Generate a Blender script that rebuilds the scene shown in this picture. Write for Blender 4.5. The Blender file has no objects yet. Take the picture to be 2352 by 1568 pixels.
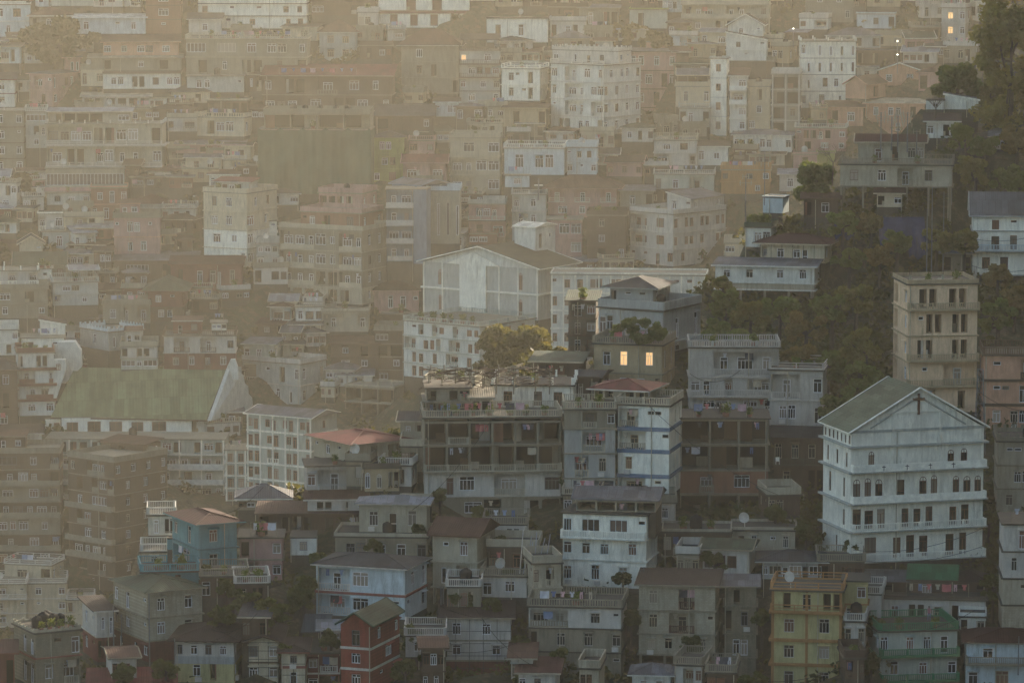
import bpy, math, random
import numpy as np
from mathutils import Vector, Matrix
R = math.radians
RND = random.Random(7)
sc = bpy.context.scene
COL = sc.collection

# ------------------------------------------------------------------ camera
PITCH = R(7.0); HFOV = R(14.0); FP = 1176 / math.tan(HFOV / 2)
cam = bpy.data.cameras.new('camera'); cam.angle = HFOV; cam.clip_start = 1; cam.clip_end = 6000
cam_o = bpy.data.objects.new('camera', cam); COL.objects.link(cam_o)
cam_o.location = (0, 0, 0); cam_o.rotation_euler = (math.pi / 2 - PITCH, 0, 0)
sc.camera = cam_o
# ------------------------------------------------------------------ sky, sun, exposure
SUN_EL, SUN_AZ = 17.0, 30.0            # degrees above the horizon, degrees right of straight ahead
w = bpy.data.worlds.new('World'); sc.world = w; w.use_nodes = True
nt = w.node_tree; bg = nt.nodes['Background']; sky = nt.nodes.new('ShaderNodeTexSky')
sky.sky_type = 'NISHITA'; sky.sun_disc = False; sky.sun_elevation = R(SUN_EL); sky.sun_rotation = R(SUN_AZ)
sky.air_density = 1.0; sky.dust_density = 3.0; sky.ozone_density = 0.4
nt.links.new(sky.outputs[0], bg.inputs[0]); bg.inputs[1].default_value = 0.095
sl = bpy.data.lights.new('sun', 'SUN'); sl.energy = 4.1; sl.angle = R(0.5); sl.color = (1.0, 0.84, 0.63)
so = bpy.data.objects.new('sun', sl); COL.objects.link(so); so.location = (200, 300, 200)
_d = Vector((math.sin(R(SUN_AZ)) * math.cos(R(SUN_EL)), math.cos(R(SUN_AZ)) * math.cos(R(SUN_EL)), math.sin(R(SUN_EL))))
so.rotation_euler = _d.to_track_quat('Z', 'Y').to_euler()
sc.view_settings.view_transform = 'Standard'; sc.view_settings.look = 'None'
sc.view_settings.gamma = 1; sc.view_settings.exposure = 1.88
sc.render.engine = 'CYCLES'
cy = sc.cycles
cy.max_bounces = 4; cy.diffuse_bounces = 2; cy.glossy_bounces = 2; cy.transmission_bounces = 2; cy.volume_bounces = 0
cy.caustics_reflective = False; cy.caustics_refractive = False
HAZE_DENSITY = 0.00018; HAZE_COL = (0.94, 0.88, 0.72); HAZE_G = 0.6

# ------------------------------------------------------------------ geometry helpers
def at(px, py, Y):
    """photo pixel (2352 x 1568) on the vertical plane world y = Y"""
    u = (px - 1176) / FP; v = (784 - py) / FP
    t = Y / (math.cos(PITCH) + v * math.sin(PITCH))
    return Vector((t * u, Y, t * (-math.sin(PITCH) + v * math.cos(PITCH))))
def ynear(y): return 470 + (1568 - y) * 0.111
def yfar(y): return 745 + (1450 - y) * 0.124

class MB:
    def __init__(s): s.v = []; s.f = []; s.m = []
    def quad(s, a, b, c, d, m=0):
        n = len(s.v); s.v += [tuple(a), tuple(b), tuple(c), tuple(d)]; s.f.append((n, n+1, n+2, n+3)); s.m.append(m)
    def poly(s, pts, m=0):
        n = len(s.v); s.v += [tuple(p) for p in pts]; s.f.append(tuple(range(n, n + len(pts)))); s.m.append(m)
    def box(s, x0, x1, y0, y1, z0, z1, m=0):
        n = len(s.v)
        s.v += [(x0,y0,z0),(x1,y0,z0),(x1,y1,z0),(x0,y1,z0),(x0,y0,z1),(x1,y0,z1),(x1,y1,z1),(x0,y1,z1)]
        for q in ((0,3,2,1),(4,5,6,7),(0,1,5,4),(1,2,6,5),(2,3,7,6),(3,0,4,7)):
            s.f.append(tuple(n + i for i in q)); s.m.append(m)
    def bar(s, a, b, r, m=0, k=6, r2=None):
        a = Vector(a); b = Vector(b); r2 = r if r2 is None else r2
        d = (b - a)
        if d.length < 1e-6: return
        q = d.to_track_quat('Z', 'Y'); n = len(s.v)
        for p, rr in ((a, r), (b, r2)):
            for i in range(k):
                t = 2 * math.pi * i / k
                s.v.append(tuple(p + q @ Vector((rr * math.cos(t), rr * math.sin(t), 0))))
        for i in range(k):
            j = (i + 1) % k; s.f.append((n+i, n+j, n+k+j, n+k+i)); s.m.append(m)
        s.f.append(tuple(n + k - 1 - i for i in range(k))); s.m.append(m)
        s.f.append(tuple(n + k + i for i in range(k))); s.m.append(m)
    def lathe(s, c, prof, m=0, k=14):
        n = len(s.v)
        for (r, z) in prof:
            for i in range(k):
                t = 2 * math.pi * i / k; s.v.append((c[0] + r * math.cos(t), c[1] + r * math.sin(t), c[2] + z))
        for j in range(len(prof) - 1):
            for i in range(k):
                i2 = (i + 1) % k; s.f.append((n+j*k+i, n+j*k+i2, n+(j+1)*k+i2, n+(j+1)*k+i)); s.m.append(m)
        s.f.append(tuple(n + k - 1 - i for i in range(k))); s.m.append(m)
        s.f.append(tuple(n + (len(prof)-1)*k + i for i in range(k))); s.m.append(m)
    def prism(s, pts, axis, a, b, m=0):
        """pts = 2-D outline (counter-clockwise seen from -axis); axis 'y': (x,z) outline, 'x': (y,z) outline, 'z': (x,y)"""
        def P(p, t): return (p[0], t, p[1]) if axis == 'y' else (t, p[0], p[1]) if axis == 'x' else (p[0], p[1], t)
        n = len(s.v); k = len(pts)
        s.v += [P(p, a) for p in pts] + [P(p, b) for p in pts]
        s.f.append(tuple(range(n, n + k))); s.m.append(m)
        s.f.append(tuple(n + 2*k - 1 - i for i in range(k))); s.m.append(m)
        for i in range(k):
            j = (i + 1) % k; s.f.append((n+i, n+k+i, n+k+j, n+j)); s.m.append(m)
    def mesh(s, name, mats, smooth=False):
        me = bpy.data.meshes.new(name); me.from_pydata(s.v, [], s.f)
        for mt in mats: me.materials.append(mt)
        if len(mats) > 1: me.polygons.foreach_set('material_index', s.m)
        if smooth: me.polygons.foreach_set('use_smooth', [True] * len(s.f))
        me.update(); return me
KID = {}
def KIDS(o): return KID.get(o.name, [])
def link(name, me, parent=None, loc=None, rz=0):
    o = bpy.data.objects.new(name, me); COL.objects.link(o)
    if parent is not None: o.parent = parent; KID.setdefault(parent.name, []).append(o)
    if loc is not None: o.location = loc
    if rz: o.rotation_euler = (0, 0, rz)
    return o
LABELS = {}
def tag(o, label=None, cat=None, group=None, kind=None):
    if label:
        o['label'] = label
        if cat: LABELS.setdefault(label, []).append((o.name, group))
    if cat: o['category'] = cat
    if group: o['group'] = group
    if kind: o['kind'] = kind
    return o
def empty(name, loc, rz=0):
    o = bpy.data.objects.new(name, None); COL.objects.link(o); o.location = loc; o.rotation_euler = (0, 0, rz); o.empty_display_size = 1; return o

# ------------------------------------------------------------------ materials
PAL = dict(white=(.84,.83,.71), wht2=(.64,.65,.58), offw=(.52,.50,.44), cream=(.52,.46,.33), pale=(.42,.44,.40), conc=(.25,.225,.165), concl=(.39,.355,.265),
    concd=(.095,.083,.065), brown=(.105,.072,.05), brick=(.24,.115,.075), dred=(.16,.055,.045), red=(.25,.06,.042), pink=(.42,.26,.225), salmon=(.52,.30,.20),
    peach=(.74,.55,.36), yellow=(.46,.41,.20), orange=(.36,.19,.075), blue=(.17,.23,.29), lblue=(.50,.58,.59), bgrey=(.36,.375,.35), lilac=(.42,.40,.35), teal=(.12,.27,.285),
    teal2=(.08,.18,.20), green=(.07,.19,.10), olive=(.24,.28,.08), lgreen=(.42,.45,.38), slate=(.05,.055,.06), tin=(.15,.155,.165), tinl=(.30,.31,.325), rust=(.10,.052,.036),
    rroof=(.16,.036,.033), rrooff=(.07,.024,.021), groof=(.06,.085,.055), churchroof=(.25,.29,.15), churchroofb=(.12,.15,.095), olivr=(.06,.065,.04), black=(.02,.02,.022), wood=(.10,.06,.035), frame=(.68,.70,.72), bframe=(.11,.05,.03),
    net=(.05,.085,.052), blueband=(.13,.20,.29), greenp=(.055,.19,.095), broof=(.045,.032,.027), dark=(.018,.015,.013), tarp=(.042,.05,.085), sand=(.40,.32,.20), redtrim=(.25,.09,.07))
MC = {}
def nodes_of(m):
    m.use_nodes = True; n = m.node_tree; return n, n.nodes['Principled BSDF'], n.links
def mat(c, kind='plaster'):
    key = (c, kind)
    if key in MC: return MC[key]
    rgb = PAL[c] if isinstance(c, str) else c
    m = bpy.data.materials.new('%s_%s' % (kind, c if isinstance(c, str) else 'tone')); MC[key] = m
    n, b, L = nodes_of(m); N = n.nodes.new
    def noise(scale, vec, detail=5, rough=.6):
        t = N('ShaderNodeTexNoise'); t.inputs['Scale'].default_value = scale; t.inputs['Detail'].default_value = detail
        t.inputs['Roughness'].default_value = rough; L.new(vec, t.inputs['Vector']); return t.outputs['Fac']
    def ramp(fac, p0, p1, c0=(0,0,0,1), c1=(1,1,1,1)):
        r = N('ShaderNodeValToRGB'); r.color_ramp.elements[0].position = p0; r.color_ramp.elements[1].position = p1
        r.color_ramp.elements[0].color = c0; r.color_ramp.elements[1].color = c1; L.new(fac, r.inputs[0]); return r.outputs[0]
    def mix(fac, a, bcol, typ='MIX'):
        x = N('ShaderNodeMix'); x.data_type = 'RGBA'; x.blend_type = typ
        if isinstance(fac, float): x.inputs[0].default_value = fac
        else: L.new(fac, x.inputs[0])
        for i, q in ((6, a), (7, bcol)):
            if isinstance(q, tuple): x.inputs[i].default_value = q if len(q) == 4 else (*q, 1)
            else: L.new(q, x.inputs[i])
        return x.outputs[2]
    def mul(rgb, k): return (*[min(1, q * k) for q in rgb], 1)
    geo = N('ShaderNodeNewGeometry').outputs['Position']; tc = N('ShaderNodeTexCoord').outputs['Object']
    b.inputs['Roughness'].default_value = .85
    if kind not in ('glass', 'metal'): b.inputs['Specular IOR Level'].default_value = .12
    if kind in ('plaster', 'block'):
        mp = N('ShaderNodeMapping'); mp.inputs['Scale'].default_value = (1, 1, .16); L.new(geo, mp.inputs[0])
        base = mix(ramp(noise(.5, geo), .3, .7), mul(rgb, .78), mul(rgb, 1.12))
        streak = ramp(noise(2.2, mp.outputs[0], 7, .72), .45, .66)
        dirt = tuple(q * .38 for q in rgb); dirt = (dirt[0], dirt[1] * .97, dirt[2] * .88)
        big = ramp(noise(.25, geo, 4), .30, .62)
        mm = N('ShaderNodeMath'); mm.operation = 'MULTIPLY'; L.new(streak, mm.inputs[0]); L.new(big, mm.inputs[1])
        m2 = N('ShaderNodeMath'); m2.operation = 'MULTIPLY'; L.new(mm.outputs[0], m2.inputs[0]); m2.inputs[1].default_value = .7
        colr = mix(m2.outputs[0], base, dirt)
        colr = mix(ramp(noise(9, geo, 3), .35, .75), colr, mix(.22, colr, dirt))
        if kind == 'block':
            br = N('ShaderNodeTexBrick'); br.inputs['Scale'].default_value = 1; br.inputs['Brick Width'].default_value = .4; br.inputs['Row Height'].default_value = .2
            br.inputs['Mortar Size'].default_value = .02; br.inputs['Color1'].default_value = (1,1,1,1); br.inputs['Color2'].default_value = (.86,.85,.83,1); br.inputs['Mortar'].default_value = (.78,.77,.75,1)
            m3 = N('ShaderNodeMapping'); m3.inputs['Rotation'].default_value = (math.pi / 2, 0, 0); L.new(tc, m3.inputs[0]); L.new(m3.outputs[0], br.inputs['Vector'])
            colr = mix(1.0, colr, br.outputs['Color'], 'MULTIPLY')
        L.new(colr, b.inputs['Base Color'])
        bp = N('ShaderNodeBump'); bp.inputs['Strength'].default_value = .25; bp.inputs['Distance'].default_value = .05; L.new(noise(4, geo), bp.inputs['Height']); L.new(bp.outputs[0], b.inputs['Normal'])
    elif kind == 'roof':
        wv = N('ShaderNodeTexWave'); wv.inputs['Scale'].default_value = 1.1; wv.inputs['Distortion'].default_value = 0; L.new(tc, wv.inputs['Vector'])
        base = mix(ramp(noise(.35, geo, 6), .3, .7), mul(rgb, .55), mul(rgb, .95))
        sheet = N('ShaderNodeTexBrick'); sheet.inputs['Scale'].default_value = 1; sheet.inputs['Brick Width'].default_value = .9; sheet.inputs['Row Height'].default_value = 2.4
        sheet.inputs['Mortar Size'].default_value = .03; sheet.inputs['Color1'].default_value = (1,1,1,1); sheet.inputs['Color2'].default_value = (.60,.58,.55,1); sheet.inputs['Mortar'].default_value = (.6,.55,.5,1)
        L.new(tc, sheet.inputs['Vector'])
        base = mix(1.0, base, sheet.outputs['Color'], 'MULTIPLY')
        rustf = ramp(noise(.9, geo, 8, .75), .56, .7)
        rf = N('ShaderNodeMath'); rf.operation = 'MULTIPLY'; L.new(rustf, rf.inputs[0]); rf.inputs[1].default_value = .45
        L.new(mix(rf.outputs[0], base, (.10, .055, .035, 1)), b.inputs['Base Color'])
        bp = N('ShaderNodeBump'); bp.inputs['Strength'].default_value = .6; bp.inputs['Distance'].default_value = .05; L.new(wv.outputs['Fac'], bp.inputs['Height']); L.new(bp.outputs[0], b.inputs['Normal'])
        b.inputs['Roughness'].default_value = .8
    elif kind == 'glass':
        oi = N('ShaderNodeObjectInfo').outputs['Random']
        L.new(ramp(oi, .3, .9, mul(rgb, .7), mul(rgb, 1.6)), b.inputs['Base Color']); b.inputs['Roughness'].default_value = .25
    elif kind == 'lit':
        b.inputs['Base Color'].default_value = (*rgb, 1)
        e = mix(ramp(noise(2.2, tc, 4), .35, .65), (1, .42, .12, 1), (1, .70, .32, 1)); L.new(e, b.inputs['Emission Color']); b.inputs['Emission Strength'].default_value = .26
    elif kind == 'metal':
        b.inputs['Base Color'].default_value = (*rgb, 1); b.inputs['Roughness'].default_value = .45; b.inputs['Metallic'].default_value = .3
        L.new(mix(ramp(noise(1.5, geo), .4, .7), mul(rgb, .75), mul(rgb, 1.1)), b.inputs['Base Color'])
    elif kind == 'leaf':
        oi = N('ShaderNodeNewGeometry').outputs['Random Per Island']
        cr = N('ShaderNodeValToRGB'); cr.color_ramp.elements[0].color = mul(rgb, .55); cr.color_ramp.elements[1].color = mul(rgb, 1.6); L.new(oi, cr.inputs[0])
        L.new(mix(ramp(noise(.45, geo, 3), .35, .65), cr.outputs[0], mix(.6, cr.outputs[0], (rgb[0]*1.6, rgb[1]*.9, rgb[2]*.5, 1))), b.inputs['Base Color'])
        b.inputs['Roughness'].default_value = .6; b.inputs['Transmission Weight'].default_value = 0
        tr = N('ShaderNodeBsdfTranslucent'); tr.inputs[0].default_value = (rgb[0]*2.6, rgb[1]*2.2, rgb[2]*.8, 1)
        ms = N('ShaderNodeMixShader'); ms.inputs[0].default_value = .35; L.new(b.outputs[0], ms.inputs[1]); L.new(tr.outputs[0], ms.inputs[2])
        L.new(ms.outputs[0], n.nodes['Material Output'].inputs[0])
    elif kind == 'ground':
        c1 = mix(ramp(noise(.12, geo, 8, .7), .35, .65), (.05, .042, .028, 1), (.045, .055, .022, 1))
        c2 = mix(ramp(noise(.8, geo, 8, .7), .5, .62), c1, (.12, .085, .05, 1))
        L.new(c2, b.inputs['Base Color'])
        bp = N('ShaderNodeBump'); bp.inputs['Strength'].default_value = 1; bp.inputs['Distance'].default_value = .6; L.new(noise(.9, geo, 8), bp.inputs['Height']); L.new(bp.outputs[0], b.inputs['Normal'])
    elif kind == 'net':
        wv = N('ShaderNodeTexNoise'); wv.inputs['Scale'].default_value = .18; L.new(geo, wv.inputs['Vector'])
        L.new(mix(ramp(wv.outputs[0], .35, .65), mul(rgb, .75), mul(rgb, 1.25)), b.inputs['Base Color'])
    else:
        L.new(mix(ramp(noise(1.2, geo), .35, .7), mul(rgb, .8), mul(rgb, 1.15)), b.inputs['Base Color'])
    return m
# ------------------------------------------------------------------ shared part meshes
MESH = {}
def q(v, s=.1): return round(round(v / s) * s, 3)
def win_mesh(w_, h_, kind, fcol, far):
    """window frame, origin bottom centre, x along the wall, outside = -y"""
    key = ('win', w_, h_, kind, fcol, far)
    if key in MESH: return MESH[key]
    m = MB(); t = .07 if not far else .10; g = .06
    x0, x1 = -w_ / 2, w_ / 2
    def fr(a, b, c, d_): m.box(a, b, -g, g, c, d_)
    if kind == 'arch':
        n = 8; r = w_ / 2; zc = h_ - r
        outer = [(r * math.cos(math.pi * i / n), zc + r * 1.25 * math.sin(math.pi * i / n)) for i in range(n + 1)]
        inner = [((r - t) * math.cos(math.pi * i / n), zc + (r * 1.25 - t) * math.sin(math.pi * i / n)) for i in range(n + 1)]
        for i in range(n):
            a, b, c, d_ = outer[i], outer[i+1], inner[i+1], inner[i]
            m.prism([d_, a, b, c], 'y', -g, g)
        fr(x0, x0 + t, 0, zc); fr(x1 - t, x1, 0, zc); fr(x0 + t, x1 - t, 0, t)
        fr(-t / 2, t / 2, t, h_ + r * .1); fr(x0 + t, -t / 2, zc - t, zc); fr(t / 2, x1 - t, zc - t, zc)
    else:
        fr(x0, x0 + t, 0, h_); fr(x1 - t, x1, 0, h_); fr(x0 + t, x1 - t, 0, t); fr(x0 + t, x1 - t, h_ - t, h_)
        zt = h_ * .72 if kind in ('W', 'w', 'p') else None
        n = {'w': 2, 'W': 4, 'p': 2, 's': 1, 'q': 2, 'g': max(3, int(w_ / .75)), 'd': 1, 'i': 1}.get(kind, 2)
        if kind == 'W': n = max(3, int(round(w_ / .5)))
        if far and n > 3 and kind != 'g': n = 3
        if zt: fr(x0 + t, x1 - t, zt, zt + t * .8)
        for i in range(1, n):
            xm = x0 + w_ * i / n; top = (zt if zt else h_ - t)
            fr(xm - t * .42, xm + t * .42, t, top)
        if zt and n > 2: fr(-t * .4, t * .4, zt + t * .8, h_ - t)
        if kind == 'd': fr(x0 + t, x1 - t, h_ * .45, h_ * .45 + .1)
    me = m.mesh('window_frame', [mat(fcol, 'paint')]); MESH[key] = me; return me
def pane_mesh(w_, h_, arch, gcol):
    key = ('pane', w_, h_, arch, gcol)
    if key in MESH: return MESH[key]
    m = MB()
    if arch:
        n = 8; r = w_ / 2; zc = h_ - r
        pts = [(-r, 0), (r, 0)] + [(r * math.cos(math.pi * i / n), zc + r * 1.25 * math.sin(math.pi * i / n)) for i in range(n + 1)]
        m.prism(pts, 'y', .025, .04)
    else: m.box(-w_ / 2 + .01, w_ / 2 - .01, .025, .04, .01, h_ - .01)
    kind = 'lit' if gcol == 'litc' else 'glass'
    if gcol not in PAL: PAL[gcol] = {'litc': (.8, .6, .3), 'glassd': (.012, .011, .010), 'curt': (.22, .19, .15), 'curtb': (.13, .065, .04), 'glassb': (.07, .05, .04)}[gcol]
    me = m.mesh('pane', [mat(gcol, kind)]); MESH[key] = me; return me
def rail_seg(m, p, d, h, kind, far, mi=0):
    """railing from p to d (2-D points) standing on z = p[2]"""
    a = Vector(p); b = Vector(d); L = (b - a).length
    if L < .2: return
    u = (b - a) / L; nrm = Vector((-u.y, u.x, 0))
    def beam(s0, s1, z0, z1, t):
        n = len(m.v); P = [a + u * s0 - nrm * t, a + u * s1 - nrm * t, a + u * s1 + nrm * t, a + u * s0 + nrm * t]
        m.v += [tuple(x + Vector((0, 0, z0))) for x in P] + [tuple(x + Vector((0, 0, z1))) for x in P]
        for f in ((0,3,2,1),(4,5,6,7),(0,1,5,4),(1,2,6,5),(2,3,7,6),(3,0,4,7)): m.f.append(tuple(n + i for i in f)); m.m.append(mi)
    if kind == 'solid': beam(0, L, 0, h, .07); return
    if kind == 'cren':
        beam(0, L, 0, h * .55, .07); k = max(2, int(L / 1.1))
        for i in range(k + 1): s_ = (L - .35) * i / k; beam(s_, s_ + .35, h * .55, h, .075)
        return
    if kind == 'posts':
        k = max(1, int(L / 2.6))
        for i in range(k + 1): s_ = (L - .25) * i / k; beam(s_, s_ + .25, 0, h, .12)
        return
    if kind == 'post2':
        k = max(1, int(L / 2.4)); beam(0, L, h - .1, h, .06); beam(0, L, h * .5, h * .5 + .06, .04); beam(0, L, 0, .18, .07)
        for i in range(k + 1): s_ = (L - .14) * i / k; beam(s_, s_ + .14, .18, h - .1, .07)
        return
    r = .035 if kind == 'bar' else .06
    step = (.22 if kind == 'bar' else .30) * (1.8 if far else 1)
    beam(0, L, h - .09, h, .06); beam(0, L, 0, .12, .06); k = max(1, int(L / step))
    for i in range(k + 1):
        s_ = (L - 2 * r) * i / k; beam(s_, s_ + 2 * r, .12, h - .09, r)
    k = max(1, int(L / 2.8))
    for i in range(k + 1): s_ = (L - .2) * i / k; beam(s_, s_ + .2, 0, h + .04, .1)
def roof_obj(kind, x0, x1, y0, y1, z, h, col, fcol, parent, ov=.55, name='roof', ridge=None):
    m = MB(); x0 -= ov; x1 += ov; y0 -= ov; y1 += ov; t = .12
    fz = z - .14
    if kind == 'hip':
        w_, d_ = x1 - x0, y1 - y0; k = min(w_, d_) / 2 * (.98 if ridge is None else ridge)
        if w_ >= d_: r0, r1 = (x0 + k, (y0+y1)/2, z+h), (x1 - k, (y0+y1)/2, z+h)
        else: r0, r1 = ((x0+x1)/2, y0 + k, z+h), ((x0+x1)/2, y1 - k, z+h)
        A, Bp, C, D = (x0,y0,z), (x1,y0,z), (x1,y1,z), (x0,y1,z)
        if w_ >= d_: fs = [(A, Bp, r1, r0), (Bp, C, r1), (C, D, r0, r1), (D, A, r0)]
        else: fs = [(A, Bp, r0), (Bp, C, r1, r0), (C, D, r1), (D, A, r0, r1)]
        for f in fs: m.poly(f)
        m.box(x0, x1, y0, y1, fz, z - .003, 1)
        for c in (A, Bp): m.bar(c, (r0 if c is A else r1) if w_ >= d_ else r0, .07, 0, 4)
        m.bar(r0, r1, .09, 0, 4)
    elif kind == 'gable':                      # ridge runs along the front
        ym = y0 + (y1 - y0) * .5
        m.prism([(y0, z), (y1, z), (ym, z + h)][::-1], 'x', x0, x1)
        m.box(x0, x1, y0 - .04, y0, fz, z + .06, 1)
        for x in (x0, x1): m.bar((x, y0, z + .03), (x, ym, z + h + .03), .08, 1, 4); m.bar((x, y1, z + .03), (x, ym, z + h + .03), .08, 1, 4)
    elif kind == 'gf':                         # gable faces the viewer
        xm = (x0 + x1) / 2
        m.poly([(x0,y0,z),(xm,y0,z+h),(xm,y1,z+h),(x0,y1,z)][::-1]); m.poly([(x1,y0,z),(x1,y1,z),(xm,y1,z+h),(xm,y0,z+h)][::-1])
        m.poly([(x0,y0,z-t),(xm,y0,z+h-t),(xm,y1,z+h-t),(x0,y1,z-t)]); m.poly([(x1,y0,z-t),(x1,y1,z-t),(xm,y1,z+h-t),(xm,y0,z+h-t)])
        for y in (y0, y1):
            yy = y - .03 if y == y0 else y + .03
            m.bar((x0, yy, z - .05), (xm, yy, z + h - .05), .12, 1, 4); m.bar((x1, yy, z - .05), (xm, yy, z + h - .05), .12, 1, 4)
        m.box(x0 - .03, x0 + .03, y0, y1, z - .14, z, 1); m.box(x1 - .03, x1 + .03, y0, y1, z - .14, z, 1)
    elif kind == 'shed':                       # high at the back
        m.poly([(x0,y0,z),(x1,y0,z),(x1,y1,z+h),(x0,y1,z+h)]); m.poly([(x0,y0,z-t),(x1,y0,z-t),(x1,y1,z+h-t),(x0,y1,z+h-t)][::-1])
        m.box(x0, x1, y0 - .05, y0, z - .15, z + .03, 1); m.poly([(x0,y0,z-t),(x0,y0,z),(x0,y1,z+h),(x0,y1,z+h-t)][::-1]); m.poly([(x1,y0,z-t),(x1,y0,z),(x1,y1,z+h),(x1,y1,z+h-t)])
    elif kind == 'side':                       # slopes sideways, high at x0 end
        m.poly([(x0,y0,z+h),(x1,y0,z),(x1,y1,z),(x0,y1,z+h)]); m.poly([(x0,y0,z+h-t),(x1,y0,z-t),(x1,y1,z-t),(x0,y1,z+h-t)][::-1])
        m.poly([(x0,y0-.01,z+h-.25),(x1,y0-.01,z-.25),(x1,y0-.01,z+.03),(x0,y0-.01,z+h+.03)], 1)
    return link(name, m.mesh(name, [mat(col, 'roof'), mat(fcol, 'paint')]), parent)

# ------------------------------------------------------------------ one building
ANCH = []; ROOFS = {}; HEADS = {}
CH = {'w': (1.12, .50, .28), 'W': (2.5, .52, .27), 'p': (1.05, .68, .10), 'd': (.95, .70, .02), 's': (.75, .16, .62), 'q': (1.2, .38, .34), 'a': (.85, .62, .14), 'i': (.62, .60, .16), 'g': (0, .52, .28), 'l': (1.12, .50, .28), 'L': (2.0, .50, .30), 'v': (.9, .16, .62), 'Q': (2.5, .50, .30)}
def put_window(parent, ch, O, U, rot, xc, z, ww, hh, far, wf, lit=False, dep=.14, Nn=None, door=False):
    kind = {'a': 'arch', 'v': 's', 'l': 'w', 'L': 'W'}.get(ch, ch)
    ww, hh = q(ww), q(hh)
    r = RND.random()
    g = 'litc' if ch in 'lL' or lit else ('glassd' if r < .62 else 'curt' if r < .82 else 'curtb' if r < .9 else 'glassb')
    if ch in 'dsv' : g = 'glassd'
    if far and g == 'glassd' and r < .3: g = 'glassb'
    if wf == 'frame' and RND.random() < .22: wf = RND.choice(['concl', 'bframe', 'offw', 'tin'])
    me = win_mesh(ww, hh, kind, wf, far)
    P = O + U * xc + Vector((0, 0, z)) - Nn * dep
    o = link('door' if ch == 'd' else 'window', me, parent, P, rot)
    link('pane', pane_mesh(ww, hh, kind == 'arch', g), o)
    return o
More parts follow.
